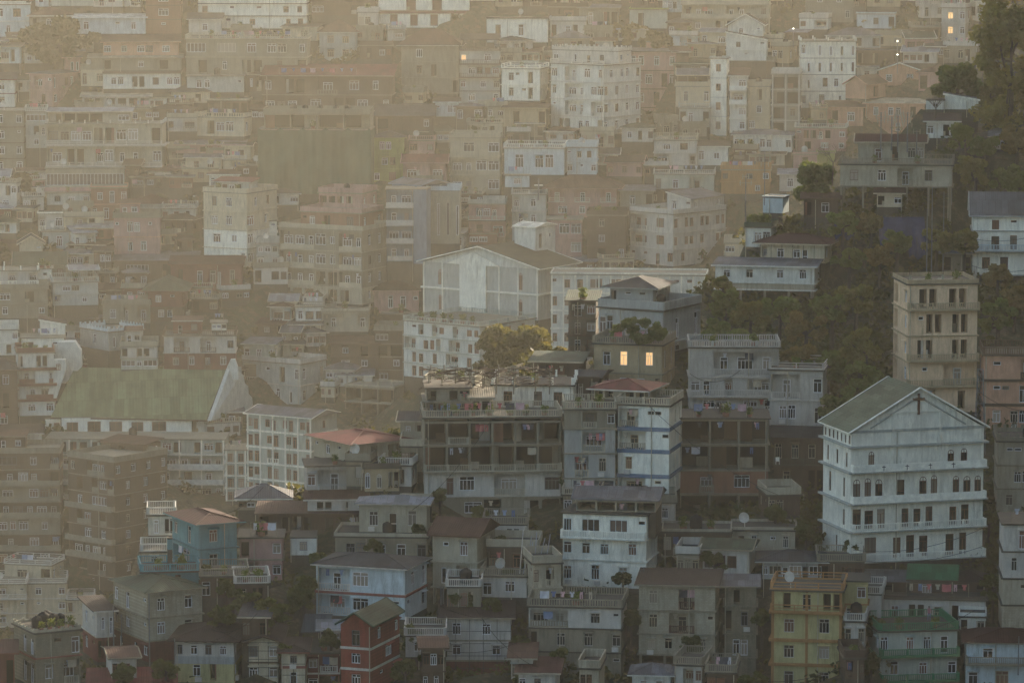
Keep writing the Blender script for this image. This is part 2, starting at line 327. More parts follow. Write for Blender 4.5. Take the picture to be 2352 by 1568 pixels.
def face(m, mats, parent, O, U, Nn, W, z0, fh, pat, wcol, far, wf, rail, ip=True, rcol='conc', deepcol='dark'):
    """one storey of one side: cuts the openings, adds windows, balconies and doors as parts"""
    def mi(c, k='plaster'):
        mt = mat(c, k)
        if mt not in mats: mats.append(mt)
        return mats.index(mt)
    w0 = mi(*wcol)
    rot = math.atan2(U.y, U.x); pat = pat.replace(' ', '')
    n = max(1, len(pat)); bw = W / n; z1 = z0 + fh
    ops = []; i = 0
    def P(x, z, dp=0): return O + U * x + Vector((0, 0, z)) - Nn * dp
    def Q(xa, xb, za, zb, dp=0, k=None): m.quad(P(xa, za, dp), P(xb, za, dp), P(xb, zb, dp), P(xa, zb, dp), w0 if k is None else k)
    while i < len(pat):
        c = pat[i]; j = i
        if c in 'bgXBz':
            while j + 1 < len(pat) and pat[j + 1] == c: j += 1
        xa, xb = i * bw, (j + 1) * bw; xc = (xa + xb) / 2
        if c in CH and c != 'g' and c != '.':
            w_, hf, sf = CH[c]; ww = min(w_ * RND.uniform(.86, 1.12), bw * .88); hh = fh * hf * RND.uniform(.92, 1.06); zz = z0 + fh * sf
            if c == 'v': ops.append((xc - ww/2, xc + ww/2, zz, zz + hh, .14, c))
            elif c == 'a': ops.append((xc - ww/2, xc + ww/2, zz, zz + hh - ww/2, .14, c))
            else: ops.append((xc - ww/2, xc + ww/2, zz, zz + hh, .14, c))
        elif c == 'g': ops.append((xa + bw*.06, xb - bw*.06, z0 + fh * .28, z0 + fh * .80, .14, c))
        elif c == 'o': ops.append((xc - bw * .38, xc + bw * .38, z0 + fh * .10, z0 + fh * .84, 1.6, c))
        elif c == 'b': ops.append((xa + .18, xb - .18, z0 + .12, z0 + fh * .88, 1.3, c))
        elif c == 'X':
            for k in range(i, j + 1): ops.append((k * bw + .13, (k + 1) * bw - .13, z0 + .05, z1 - .28, 4.6, c))
        elif c in 'Bz': ops.append((xc - min(.7, bw*.3), xc + min(.7, bw*.3), z0 + fh * .08, z0 + fh * .76, .14, 'P' + str(xa) + ',' + str(xb) + ',' + c))
        i = j + 1
    xs = 0.0
    for (a, b, za, zb, dp, c) in ops:
        if a - xs > .002: Q(xs, a, z0, z1)
        if za > z0: Q(a, b, z0, za)
        if zb < z1: Q(a, b, zb, z1)
        deep = dp > 1; rk = w0
        m.quad(P(a, za), P(a, za, dp), P(a, zb, dp), P(a, zb), rk); m.quad(P(b, za, dp), P(b, za), P(b, zb), P(b, zb, dp), rk)
        m.quad(P(a, za), P(b, za), P(b, za, dp), P(a, za, dp), rk); m.quad(P(a, zb, dp), P(b, zb, dp), P(b, zb), P(a, zb), rk)
        if deep: Q(a, b, za, zb, dp, w0 if c == 'b' else mi(deepcol))  # back walls default to near-black, interior shade put into their colour
        elif c == 'a':
            pass
        xs = b
        if c[0] == 'P':
            _, rest = c[0], c[1:]; xa, xb, kk = rest.split(','); xa, xb = float(xa), float(xb)
            put_window(parent, 'p', O, U, rot, (a + b)/2, za, b - a, zb - za, far, wf, Nn=Nn)
            bb = MB(); k = RK.get(kk, rail) if kk == 'z' else rail
            L = xb - xa - .1; bb.box(-L/2, L/2, -1.0, -.002, 0, .14)
            bo = link('balcony', bb.mesh('balcony', [mat(rcol, 'plaster')]), parent, P((xa + xb)/2, z0 + .02), rot)
            rr = MB(); rail_seg(rr, (-L/2 + .07, -.93, .14), (L/2 - .07, -.93, .14), .9, k, far); rail_seg(rr, (-L/2 + .07, -.86, .14), (-L/2 + .07, 0, .14), .9, k, far); rail_seg(rr, (L/2 - .07, -.86, .14), (L/2 - .07, 0, .14), .9, k, far)
            link('railing', rr.mesh('railing', [mat(rcol, 'paint')]), bo)
            continue
        if c == 'a': put_window(parent, 'a', O, U, rot, (a+b)/2, za, b - a, zb - za + (b-a)/2, far, wf, dep=.02, Nn=Nn)
        elif c == 'g': put_window(parent, 'g', O, U, rot, (a+b)/2, za, b - a, zb - za, far, wf, Nn=Nn)
        elif c == 'b':
            L = b - a; k = max(1, int(L / 2.2))
            for t_ in range(k):
                xx = a + L * (t_ + .5) / k; ch = RND.choice('WWpw' if k > 1 else 'Wp')
                put_window(parent, ch, O, U, rot, xx, za + (fh * .2 if ch != 'p' else .05), min(2.0, L / k * .8) if ch == 'W' else min(1.0, L/k*.6), fh * (.42 if ch != 'p' else .62), far, wf, dep=dp - .05, Nn=Nn)
            rr = MB(); rail_seg(rr, (-L/2, .06, 0), (L/2, .06, 0), min(.95, fh * .32), rail, far)
            link('railing', rr.mesh('railing', [mat(rcol, 'paint')]), parent, P((a+b)/2, za), rot)
            if RND.random() < (.62 if not far else .22): balcony_wash(parent, P, a, b, za, zb, rot, far)
        elif c in 'oX':
            if c == 'X' and not far and RND.random() < .4: balcony_wash(parent, P, a, b, za, zb, rot, far)
            if c == 'X' or RND.random() < .5:
                L = b - a; k = RND.random(); pm = MB(); lo, hi = (-L/2, -L/2 + L * RND.uniform(.25, .6)) if k < .5 else (L/2 - L * RND.uniform(.25, .6), L/2)
                dd = dp * RND.uniform(.25, .8); hh = (zb - za) * RND.choice([1, 1, .45, .3]) - .01; pm.box(lo + .01, hi - .01, dd, dd + .1, .005, hh)
                if k < .85: link('partition', pm.mesh('partition', [mat(RND.choice(['concl', 'brick', 'offw', 'brown', 'conc', 'wood']), 'plaster')]), parent, P((a+b)/2, za), rot)
            if c == 'X' and RND.random() < .22 and rail != 'none':
                L = b - a; rr = MB(); rail_seg(rr, (-L/2, .1, 0), (L/2, .1, 0), .9, rail, far)
                link('railing', rr.mesh('railing', [mat(rcol, 'paint')]), parent, P((a+b)/2, za), rot)
        elif c in CH:
            put_window(parent, c, O, U, rot, (a+b)/2, za, b - a, zb - za, far, wf, Nn=Nn)
            if c in 'wWq' and not far and RND.random() < .09:
                link('air_conditioner', shared('ac', ac_mesh), parent, P((a+b)/2 + RND.uniform(-.3, .3), za - .62), rot)
            if c in 'wWp' and RND.random() < (.55 if not far else .3) and wf != 'bframe':
                hw = q(b - a + .3)
                link('window_hood', shared(('hood', hw, wcol[0]), lambda: hood_mesh(hw, wcol[0])), parent, P((a+b)/2, min(z1 - .12, zb + .12)), rot)
    if W - xs > .002: Q(xs, W, z0, z1)
def ac_mesh():
    m = MB(); m.box(-.38, .38, -.34, -.02, 0, .52); m.lathe((0, 0, 0), [(.16, 0), (.2, .01)], 1, 10); return m.mesh('air_conditioner', [mat('offw', 'paint'), mat('slate', 'paint')])
def hood_mesh(w_, c):
    m = MB(); m.prism([(-.42, -.02), (-.001, .06), (-.001, .13), (-.42, .04)][::-1], 'x', -w_/2, w_/2); return m.mesh('window_hood', [mat(c, 'plaster')])
def balcony_wash(parent, P, a, b, za, zb, rot, far):
    M_ = Matrix.Translation(parent.location) @ Matrix.Rotation(parent.rotation_euler.z, 4, 'Z'); n = RND.choice([1, 2, 3]) if not far else RND.choice([1, 2])
    for k in range(n):
        kd = RND.choice(['sheet', 'shirt', 'trousers', 'shirt']); c = RND.choice(CLOTHC); sd = RND.randrange(3); x = a + (b - a) * RND.uniform(.15, .85)
        g = link(kd, shared(('cloth', kd, sd, c), lambda: cloth_mesh(kd, sd).mesh(kd, [mat(c, 'paint')])), None, M_ @ P(x, zb - .12 - .1 * RND.random(), .25 + .5 * RND.random()), parent.rotation_euler.z + rot)
        tag(g, '%s %s hung out at the %s' % (cname(c), kd, CUR[0]), kd, 'washing in the balconies of the ' + CUR[0])
CUR = ['']
RK = {'z': 'solid'}; BOX = []
def head_of(label):
    h = label
    for k in (',', ' with ', ' under ', ' behind ', ' beside ', ' above ', ' below ', ' at ', ' on ', ' pressed ', ' between '): h = h.split(k)[0]
    return h
def B(label, z, x0, x1, yt, yb, s, col, floors, roof='par', trim=None, side=None, wf='frame', ld=(.22, .16), rail='bal', dep=None, ex='', name=None, cat='house',
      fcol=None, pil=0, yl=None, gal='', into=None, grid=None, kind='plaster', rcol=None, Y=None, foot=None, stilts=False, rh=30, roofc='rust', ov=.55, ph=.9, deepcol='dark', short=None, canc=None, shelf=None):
    far = z == 'f'
    Yf = Y if Y else (yfar(yb) if far else ynear(yb))
    cor = x1 if s >= 0 else x0
    pb = at(cor, yb, Yf); pt = at(cor, yt, Yf); H = pt.z - pb.z; mpp = Yf / FP
    fl = floors.split('|'); n = len(fl); fh = H / n
    yls = yl or [yt + (yb - yt) * i / n for i in range(n + 1)]
    zl = [at(cor, y, Yf).z - pb.z for y in yls]
    d = dep or (8.0 if not far else 8.5)
    S = abs(s) * mpp
    if S > d * .75: d = S / .72
    th = math.asin(min(.9, S / d)) if S else 0.0
    F = (x1 - x0) * mpp; w_ = F / math.cos(th)
    phi = (cor - 1176) / FP
    rz = (-th - phi) if s >= 0 else (th - phi)
    X0, X1 = (-w_, 0.0) if s >= 0 else (0.0, w_)
    foot = foot if foot is not None else (7.0 if far else 6.0)
    if into: label = label or 'part'
    root = empty(name or ('apartment_block' if n >= 3 or cat == 'apartment block' else 'house'), (pb.x, Yf, pb.z - foot), rz)
    if cat == 'house' and n >= 3 and not name: cat = 'apartment block'
    if not into: tag(root, label, cat)
    hd = into['head'] if into else (short or head_of(label))
    if not into: HEADS.setdefault(hd, 0); HEADS[hd] += 1
    CUR[0] = hd
    if not into: BOX.append((x0 - max(-s, 0), x1 + max(s, 0), yt - (rh if roof in ('hip','gable','gf','shed','side') else 8), yb, z, hd, col))
    trim = trim or col; fcol = fcol or trim; rcol = rcol or trim
    mats = [mat(col, kind)]; m = MB()
    V = Vector
    sides = side if side else ('ws' if d < 9 else 'w.w')
    sl_ = sides.split('|')
    for i, pat in enumerate(fl):
        z0 = foot + zl[i + 1]; fh = zl[i] - zl[i + 1]; c = col; kd = kind
        if pat.startswith('{'): c, pat = pat[1:].split('}'); 
        if ':' in c: c, kd = c.split(':')
        sp = sl_[min(i, len(sl_) - 1)]
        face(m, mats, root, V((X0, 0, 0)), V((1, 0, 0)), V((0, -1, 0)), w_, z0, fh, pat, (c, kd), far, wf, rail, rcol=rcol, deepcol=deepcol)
        wc = (c, kd)
        if s >= 0:
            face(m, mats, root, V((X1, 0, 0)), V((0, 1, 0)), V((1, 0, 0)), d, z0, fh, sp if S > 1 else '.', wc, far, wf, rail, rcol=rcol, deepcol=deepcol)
            face(m, mats, root, V((X0, d, 0)), V((0, -1, 0)), V((-1, 0, 0)), d, z0, fh, '.', wc, far, wf, rail)
        else:
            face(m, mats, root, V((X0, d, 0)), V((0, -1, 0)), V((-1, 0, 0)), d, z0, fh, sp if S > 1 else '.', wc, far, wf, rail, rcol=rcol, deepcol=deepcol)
            face(m, mats, root, V((X1, 0, 0)), V((0, 1, 0)), V((1, 0, 0)), d, z0, fh, '.', wc, far, wf, rail)
        face(m, mats, root, V((X1, d, 0)), V((-1, 0, 0)), V((0, 1, 0)), w_, z0, fh, '.', wc, far, wf, rail)
        gk = [t_[-1] for t_ in gal.split() if int(t_[:-1]) == i]
        if gk:
            gm = MB(); gm.box(X0 - .1, X1 + .1, -1.1, -.003, z0 + .02, z0 + .17); go = link('balcony', gm.mesh('balcony', [mat(trim, 'plaster')]), root)
            rr = MB(); kk = {'s': 'solid', 'b': 'bar', 'l': 'bal', 'p': 'post2'}[gk[0]]; zz = z0 + .17
            rail_seg(rr, (X0, -1.02, zz), (X1, -1.02, zz), .9, kk, far); rail_seg(rr, (X0 - .02, -.94, zz), (X0 - .02, -.01, zz), .9, kk, far); rail_seg(rr, (X1 + .02, -.94, zz), (X1 + .02, -.01, zz), .9, kk, far)
            link('railing', rr.mesh('railing', [mat(rcol, 'paint')]), go)
        if i < n - 1 or stilts:
            if ld:
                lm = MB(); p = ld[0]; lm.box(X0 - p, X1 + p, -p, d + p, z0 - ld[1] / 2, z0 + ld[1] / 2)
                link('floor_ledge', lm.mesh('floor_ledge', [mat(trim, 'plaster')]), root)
    zt = foot + H
    if not stilts:
        g = len(mats); mats.append(mat('concd', 'block'))
        e = .004
        for (a, b_) in (((X0+e, e), (X1-e, e)), ((X1-e, e), (X1-e, d-e)), ((X1-e, d-e), (X0+e, d-e)), ((X0+e, d-e), (X0+e, e))):
            m.quad((a[0], a[1], -3), (b_[0], b_[1], -3), (b_[0], b_[1], foot), (a[0], a[1], foot), g)
    link('wall', m.mesh('wall', mats), root)
    if stilts:
        k = max(2, int(w_ / 3))
        for i in range(k + 1):
            for yy in (.2, d - .2):
                xx = X0 + .2 + (w_ - .4) * i / k
                pm = MB(); pm.box(xx - .15, xx + .15, yy - .15, yy + .15, -3, foot - .09)
                link('stilt', pm.mesh('stilt', [mat('conc', 'plaster')]), root)
    for i in range(pil):
        xx = X0 + (w_ - .3) * i / max(1, pil - 1)
        pm = MB(); pm.box(xx, xx + .3, -.14, -.003, foot, foot + H)
        link('pilaster', pm.mesh('pilaster', [mat(trim, 'plaster')]), root)
    e7 = math.tan(R(7.5))
    can = roof.startswith('can'); zr = zt
    if roof in ('hip', 'gable', 'gf', 'shed', 'side'):
        hh = rh * mpp - (d / 2 + ov) * e7 * (1 if roof in ('hip', 'gable') else 0)
        if roof == 'shed': hh = rh * mpp - (d + ov) * e7
        if roof == 'gf': hh = rh * mpp
        if roof == 'side': hh = rh * mpp
        hh = max(.5, hh)
        if roof in ('gf', 'side'):
            gm = MB()
            if roof == 'gf':
                for yy in (0, d): gm.poly([(X0, yy, zt), (X1, yy, zt), ((X0+X1)/2, yy, zt + hh)] if yy == 0 else [(X1, yy, zt), (X0, yy, zt), ((X0+X1)/2, yy, zt + hh)])
            else:
                gm.prism([(X0, zt), (X1, zt), (X0, zt + hh)], 'y', 0, d)
            link('gable_wall', gm.mesh('gable_wall', [mat(shelf or col, kind)]), root)
            if roof == 'gf':
                roof_obj('gf', X0, X1, 0, d, zt + .10, hh, roofc, fcol, root, ov)
            else: roof_obj('side', X0, X1, 0, d, zt + .08, hh, roofc, fcol, root, ov * .5)
        else: roof_obj(roof, X0, X1, 0, d, zt + .16, hh, roofc, fcol, root, ov)
    else:
        rm = MB(); o_ = .3 if ld else .05; rm.box(X0 - o_, X1 + o_, -o_, d + o_, zt + .004, zt + .2)
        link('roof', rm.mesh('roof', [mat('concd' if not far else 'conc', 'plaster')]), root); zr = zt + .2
        rk = {'par': 'solid', 'rail': rail, 'cren': 'cren', 'posts': 'posts', 'post2': 'post2', 'bar': 'bar', 'bal': 'bal'}.get(roof)
        if can: rk = {'canp': 'solid', 'canr': rail}.get(roof, 'post2')
        if rk:
            pm = MB(); a = [(X0 - .1, -.1), (X1 + .1, -.1), (X1 + .1, d + .1), (X0 - .1, d + .1)]
            for i in range(4):
                p, q_ = V((*a[i], zr)), V((*a[(i+1) % 4], zr)); u = (q_ - p).normalized()
                rail_seg(pm, p + u * .08, q_ - u * .08, ph, rk, far)
            link('parapet' if rk in ('solid', 'cren') else 'railing', pm.mesh('parapet', [mat(rcol, 'plaster' if rk in ('solid', 'cren') else 'paint')]), root)
        if can:
            cx0, cx1 = X0 + .4, X1 - .4; hh = 2.3
            if canc: cx0, cx1 = X0 + w_ * canc[0], X0 + w_ * canc[1]
            hr = max(.45, rh * mpp - (d / 2) * e7)
            ro = roof_obj({'r': 'gable', 'p': 'hip'}.get(roof[3:4], 'gable'), cx0, cx1, .3, d - .4, zr + hh, hr, roofc, fcol, root, .4, 'canopy')
            cm = MB()
            for i in range(4):
                xx = cx0 + (cx1 - cx0) * i / 3
                for yy in (.35, d - .5): cm.bar((xx, yy, zr), (xx, yy, zr + hh), .06, 0, 5)
            link('canopy_post', cm.mesh('canopy_post', [mat('conc', 'paint')]), ro)
    if grid:
        gm = MB(); k = int(w_ / grid)
        for i in range(k + 1): xx = X0 + (w_ - .06) * i / k; gm.box(xx, xx + .06, -.03, -.002, foot, foot + H)
        k = int(H / grid)
        for i in range(k + 1): zz = foot + (H - .06) * i / k; gm.box(X0, X1, -.045, -.001, zz, zz + .06)
        link('batten_grid', gm.mesh('batten_grid', [mat('slate', 'paint')]), root)
    if 'h' in ex:                                       # small room on the roof
        hm = MB(); a = X0 + w_ * (.12 if 'H' not in ex else .5); b_ = a + min(w_ * .42, 5.5); hz = zr + 2.4
        mats2 = [mat(col, kind)]
        face(hm, mats2, root, V((a, d*.35, 0)), V((1,0,0)), V((0,-1,0)), b_ - a, zr, 2.4, 'dw', (col, kind), far, wf, rail)
        for (O, U, Nn, W) in ((V((b_, d*.35, 0)), V((0,1,0)), V((1,0,0)), d*.55), (V((a, d*.9, 0)), V((0,-1,0)), V((-1,0,0)), d*.55), (V((b_, d*.9, 0)), V((-1,0,0)), V((0,1,0)), b_-a)):
            face(hm, mats2, root, O, U, Nn, W, zr, 2.4, '.', (col, kind), far, wf, rail)
        ho = link('rooftop_room', hm.mesh('rooftop_room', mats2), root)
        roof_obj('shed', a, b_, d*.35, d*.9, hz + .15, .45, roofc, fcol, ho, .35)
    if 'c' in ex:
        k = max(2, int(w_ / 3.2))
        for i in range(k + 1):
            xx = X0 + .3 + (w_ - .6) * i / k; cm = MB(); cm.box(xx - .13, xx + .13, .12, .38, zr, zr + 1.1)
            for dx, dy in ((-.08, -.06), (.08, -.06), (-.08, .08), (.08, .08)): cm.bar((xx + dx, .25 + dy, zr + 1.1), (xx + dx * 1.6, .25 + dy, zr + 1.9 + RND.random() * .4), .02, 1, 4)
            link('column_stub', cm.mesh('column_stub', [mat('concl', 'plaster'), mat('rust', 'paint')]), root)
    if into:
        R0 = into['root']; T0 = Matrix.Translation(R0.location) @ Matrix.Rotation(R0.rotation_euler.z, 4, 'Z'); T1 = Matrix.Translation(root.location) @ Matrix.Rotation(rz, 4, 'Z')
        K = T0.inverted() @ T1
        for o in [o for o in KIDS(root)]: o.matrix_basis = K @ o.matrix_basis; o.parent = R0
        KID.setdefault(R0.name, []).extend(KID.pop(root.name, [])); bpy.data.objects.remove(root); root = R0
    else: ANCH.append((pb.x + (X0+X1)/2 * math.cos(rz), Yf - .5, pb.z - 1.4 - (2.0 if stilts else 0)))
    if not into: ANCH.append((pb.x + (X0+X1)/2 * math.cos(rz), Yf + d, pb.z + .2))
    M = Matrix.Translation(V((pb.x, Yf, pb.z - foot))) @ Matrix.Rotation(rz, 4, 'Z')
    info = dict(M=M, X0=X0, X1=X1, d=d, zr=zr, w=w_, head=hd, far=far, rz=rz, root=root, H=H, foot=foot, mpp=mpp, roof=roof)
    if not into and not far and roof != 'none' or (not into and RND.random() < .4):
        pm = MB(); xx = X0 + w_ * RND.choice([.03, .34, .66, .97]); pm.bar((xx, -.12, foot * .4), (xx, -.12, foot + H - .1), .06, 0, 5)
        link('drainpipe', pm.mesh('drainpipe', [mat('concl', 'paint')]), root)
    if far and not into and not ex and roof in ('par', 'bar', 'rail', 'post2', 'none') and RND.random() < .7: ex = RND.choice(['t', 'p', 'pp', 'tp', 'l', 'd', 'c'])
    clutter(info, ex)
    return info
# ------------------------------------------------------------------ things standing on roofs and slopes
def shared(key, fn):
    if key not in MESH: MESH[key] = fn()
    return MESH[key]
def tank_mesh(col):
    m = MB(); m.lathe((0,0,0), [(.55,0),(.58,.1),(.56,.18),(.58,.3),(.56,.4),(.58,.52),(.56,.62),(.58,.75),(.56,.85),(.55,1.0),(.40,1.16),(.20,1.22),(.20,1.30)], 0, 14)
    return m.mesh('water_tank', [mat(col, 'paint')], True)
def jar_mesh():
    m = MB(); m.lathe((0,0,0), [(.20,0),(.26,.05),(.30,.32),(.27,.34)], 0, 10); return m.mesh('pot', [mat('brick', 'paint')], True)
def plant_mesh(seed):
    r = random.Random(seed); m = MB()
    for i in range(90):
        a = r.uniform(0, 6.28); rr = r.uniform(0, .42); z = .35 + r.uniform(0, .75); c = Vector((rr*math.cos(a), rr*math.sin(a), z))
        leafq(m, c, r.uniform(.07, .14), r)
    return m.mesh('foliage', [mat((.07,.10,.03), 'leaf')])
def leafq(m, c, s, r):
    n = Vector((r.gauss(0,1), r.gauss(0,1), r.gauss(0,1) + .6)).normalized(); t = n.orthogonal().normalized(); b = n.cross(t); a = r.uniform(0, 6.28)
    t, b = t * math.cos(a) + b * math.sin(a), b * math.cos(a) - t * math.sin(a)
    m.quad(c - t*s - b*s*.6, c + t*s - b*s*.6, c + t*s + b*s*.6, c - t*s + b*s*.6)
def dish_mesh():
    m = MB(); m.lathe((0,0,0), [(.03,.0),(.25,.03),(.42,.10),(.52,.18),(.50,.19),(.40,.12),(.03,.02)], 0, 14)
    for v in range(len(m.v)): x, y, z = m.v[v]; m.v[v] = (x, -z * .9 - .1, y + 1.0 + z * .3)
    m.bar((0,0,0), (0,-.05,1.0), .035, 0, 6); m.bar((0,-.15,.6), (0,-.75,1.05), .02, 0, 4); return m.mesh('dish', [mat('offw', 'paint')])
def cloth_mesh(kind, seed):
    r = random.Random(seed); m = MB(); n = 5
    W, Hh = {'sheet': (1.1, .9), 'shirt': (.55, .65), 'trousers': (.40, .85)}[kind]
    def pt(i, j): return (W * (i / n - .5), .05 * math.sin(i * 1.7 + j + seed) * (j / n), -Hh * j / n - (.05 * math.sin(i * math.pi / n)))
    for i in range(n):
        for j in range(n):
            if kind == 'trousers' and j > 1 and i == 2: continue
            if kind == 'shirt' and j > 1 and i in (0, 4): continue
            m.quad(pt(i, j+1), pt(i+1, j+1), pt(i+1, j), pt(i, j))
    return m
CLOTHC = [(.55,.56,.60), (.50,.16,.16), (.12,.16,.30), (.45,.40,.30), (.25,.30,.42), (.55,.36,.38), (.08,.08,.09)]
def top_pt(i, fx, fy): return i['M'] @ Vector((i['X0'] + i['w'] * fx, i['d'] * fy, i['zr']))
NTH = ['left', 'middle', 'right']
def clutter(i, ex):
    hd = i['head']; nt_ = ex.count('t')
    if nt_:
        for k in range(nt_):
            f = .16 + .68 * ((k + .5) / nt_) + RND.uniform(-.05, .05); p = top_pt(i, f, .25 + .35 * RND.random())
            c = 'black' if RND.random() < .75 or not i['far'] else 'bgrey'
            o = link('water_tank', shared(('tank', c), lambda: tank_mesh(c)), None, p, RND.random() * 3); o.scale = [RND.uniform(1.0, 1.35)] * 3
            tag(o, '%s water tank atop the %s' % ('black' if c == 'black' else 'grey', hd), 'water tank', 'water tanks atop the ' + hd)
    for k in range(ex.count('p')):
        f = .08 + .84 * ((k + .5) / ex.count('p')) + RND.uniform(-.03, .03); p = top_pt(i, f, .10)
        o = empty('potted_plant', p, RND.random() * 6); o.scale = [RND.uniform(1.0, 1.7)] * 3
        tag(o, 'leafy potted plant atop the ' + hd, 'potted plant', 'potted plants on ' + hd)
        link('pot', shared('pot', jar_mesh), o); sd = RND.randrange(4); link('foliage', shared(('plant', sd), lambda: plant_mesh(sd)), o)
    for k in range(ex.count('d')):
        p = top_pt(i, RND.uniform(.15, .85), .15); o = link('satellite_dish', shared('dish', dish_mesh), None, p, RND.uniform(-.6, .6)); o.scale = (1.3,) * 3
        tag(o, 'satellite dish atop the ' + hd, 'satellite dish', 'satellite dishes on ' + hd)
    for k in range(ex.count('l')):
        n = min(8, max(3, int(i['w'] / 1.6))); fx = RND.uniform(.1, .3)
        a = top_pt(i, fx, .06); b = top_pt(i, min(.95, fx + .6), .06); zl = Vector((0, 0, 1.7))
        o = empty('clothesline', a, i['rz']); L = (b - a).length; tag(o, 'washing line atop the ' + hd, 'clothesline')
        cm = MB(); cm.bar((0,0,0), (0,0,1.8), .04, 0, 5); cm.bar((L,0,0), (L,0,1.8), .04, 0, 5); cm.bar((0,0,1.72), (L,0,1.72), .012, 0, 4); link('line', cm.mesh('line', [mat('conc', 'paint')]), o)
        for j in range(n):
            kd = RND.choice(['sheet', 'shirt', 'trousers', 'shirt']); c = RND.choice(CLOTHC); sd = RND.randrange(3)
            P = i['M'].to_3x3() @ Vector((0, 0, 0)) + a + (b - a) * ((j + .5) / n) + zl
            g = link({'sheet': 'sheet', 'shirt': 'shirt', 'trousers': 'trousers'}[kd], shared(('cloth', kd, sd, c), lambda: cloth_mesh(kd, sd).mesh(kd, [mat(c, 'paint')])), None, P, i['rz'])
            tag(g, '%s %s drying atop the %s' % (cname(c), kd, hd), {'sheet': 'sheet', 'shirt': 'shirt', 'trousers': 'trousers'}[kd], 'washing on the line of ' + hd)
def cname(c): return {(.55,.56,.60): 'white', (.50,.16,.16): 'red', (.12,.16,.30): 'dark blue', (.45,.40,.30): 'cream', (.25,.30,.42): 'blue', (.55,.36,.38): 'pink', (.08,.08,.09): 'black'}[c]

# ------------------------------------------------------------------ trees
def crown_mesh(w_, h_, d_, n_lobes, n_leaf, leaf, seed, col, base=.0, droop=0, open_=.0):
    r = random.Random(seed); m = MB(); lob = []
    for k in range(n_lobes):
        a = r.uniform(0, 6.28); rr = math.sqrt(r.random()) * .86; zz = base + (1 - base) * (.03 + .87 * r.random())
        sh = math.sqrt(max(.1, 1 - ((zz - .38) / .70) ** 2))
        lob.append((Vector((w_/2 * rr * sh * math.cos(a), d_/2 * rr * sh * math.sin(a), h_ * zz)), r.uniform(.13, .30) * min(w_, h_ * 1.2) / 2 * 1.25))
    per = n_leaf // n_lobes
    for c, R_ in lob:
        for i in range(per):
            v = Vector((r.gauss(0,1), r.gauss(0,1), r.gauss(0,1))).normalized() * (R_ * r.uniform(.35, 1.22)); v.z *= .72
            leafq(m, c + v, leaf * r.uniform(.6, 1.5), r)
    return m.mesh('crown', [mat(col, 'leaf')]), lob
def tree(label, px, py_base, py_top, wpx, Y, n_leaf=5000, lobes=26, col=(.06,.075,.022), seed=1, leaf=.26, cat='tree', group=None, base=.15, trunk_frac=.25, name='tree'):
    b = at(px, py_base, Y); t = at(px, py_top, Y); H = t.z - b.z; W = wpx * Y / FP
    o = empty(name, b); tag(o, label, cat, group)
    me, lob = crown_mesh(W, H * (1 - trunk_frac * .6), W * .8, lobes, n_leaf, leaf, seed, col)
    c = link('crown', me, o, (0, 0, H * trunk_frac * .6))
    if name == 'vine': return o
    m = MB(); top = Vector((0, 0, H * .55)); m.bar((0, 0, -3), (W*.02, 0, H * .3), W * .035 + .1, 0, 8, W * .025 + .07); m.bar((W*.02, 0, H * .3), top, W * .025 + .07, 0, 8, .06)
    link('trunk', m.mesh('trunk', [mat((.07,.055,.04), 'paint')]), o)
    for k, (cc, R_) in enumerate(lob[:9]):
        lm = MB(); s_ = Vector((0, 0, H * RND.uniform(.2, .5))); e = cc + Vector((0, 0, H * trunk_frac * .6)); mid = (s_ + e) / 2 + Vector((0, 0, -.1 * H * .3)); lm.bar(s_, mid, W*.014 + .04, 0, 5, W*.009 + .03); lm.bar(mid, e, W*.009 + .03, 0, 5, .02)
        link('branch', lm.mesh('branch', [mat((.07,.055,.04), 'paint')]), o)
    return o
# ------------------------------------------------------------------ the near spur: houses from the right edge to the lower left
VEG = [(1190, 905, 636), (1700, 760, 585), (1850, 800, 575), (1980, 700, 590), (2000, 520, 602), (2250, 330, 612), (1900, 900, 556), (2300, 250, 618), (1650, 700, 590), (2100, 620, 592), (2330, 700, 575), (2200, 380, 622)]
church = B('large white church block with pointed windows and a dark cross on its front gable', 'n', 1953, 2262, 994, 1290, -66, 'white',
  '.........|.a.....aa.|aaa.d.aa.aaa|ppp.ppp.pp.|.g.ppp.pp.', roof='gf', rh=100, roofc='churchroofb', fcol='white', side='iiiiiii|iii|ii|.i|i', wf='bframe', name='church', cat='church', dep=9.6, trim='pale', ld=(.5, .22), yl=[994, 1027, 1086, 1158, 1222, 1292], gal='1s 2s 3b 4b', rcol='white')  # shade under the ledges put into their darker trim colour
peach = B('peach five-storey block with open dark balconies and rubble on its flat roof', 'n', 2083, 2243, 655, 948, -34, 'peach', '.oo.oo.|.soo.oo.|.oo..oo.|.s.bbb|.bb..o.', roof='par', side='o.w', ex='ppc', trim='sand', dep=9, rail='bar', rcol='sand', ph=.5, gal='0b 2b 3b')
B('salmon pink block at the right edge with dark bands between its floors', 'n', 2258, 2420, 817, 985, -8, 'salmon', '.v..bb.w|.vv.p.Ww|.w.WW.w.', roof='rail', trim='brown', rcol='brown', fcol='brown', ld=(.25, .35), wf='frame')
B('bare concrete block at the right edge with a notched parapet', 'n', 2290, 2420, 1015, 1175, -8, 'concl', '.vv.bbb|..WW.bb|.w..p.w', roof='cren', ex='tp', trim='conc')
B('weathered whitewashed block at the right edge with narrow windows', 'n', 2302, 2420, 1205, 1450, -10, 'offw', '..p..W.|.w...W.|{concl}..v.w.|{concl:block}......', roof='none', ex='l', trim='concd')
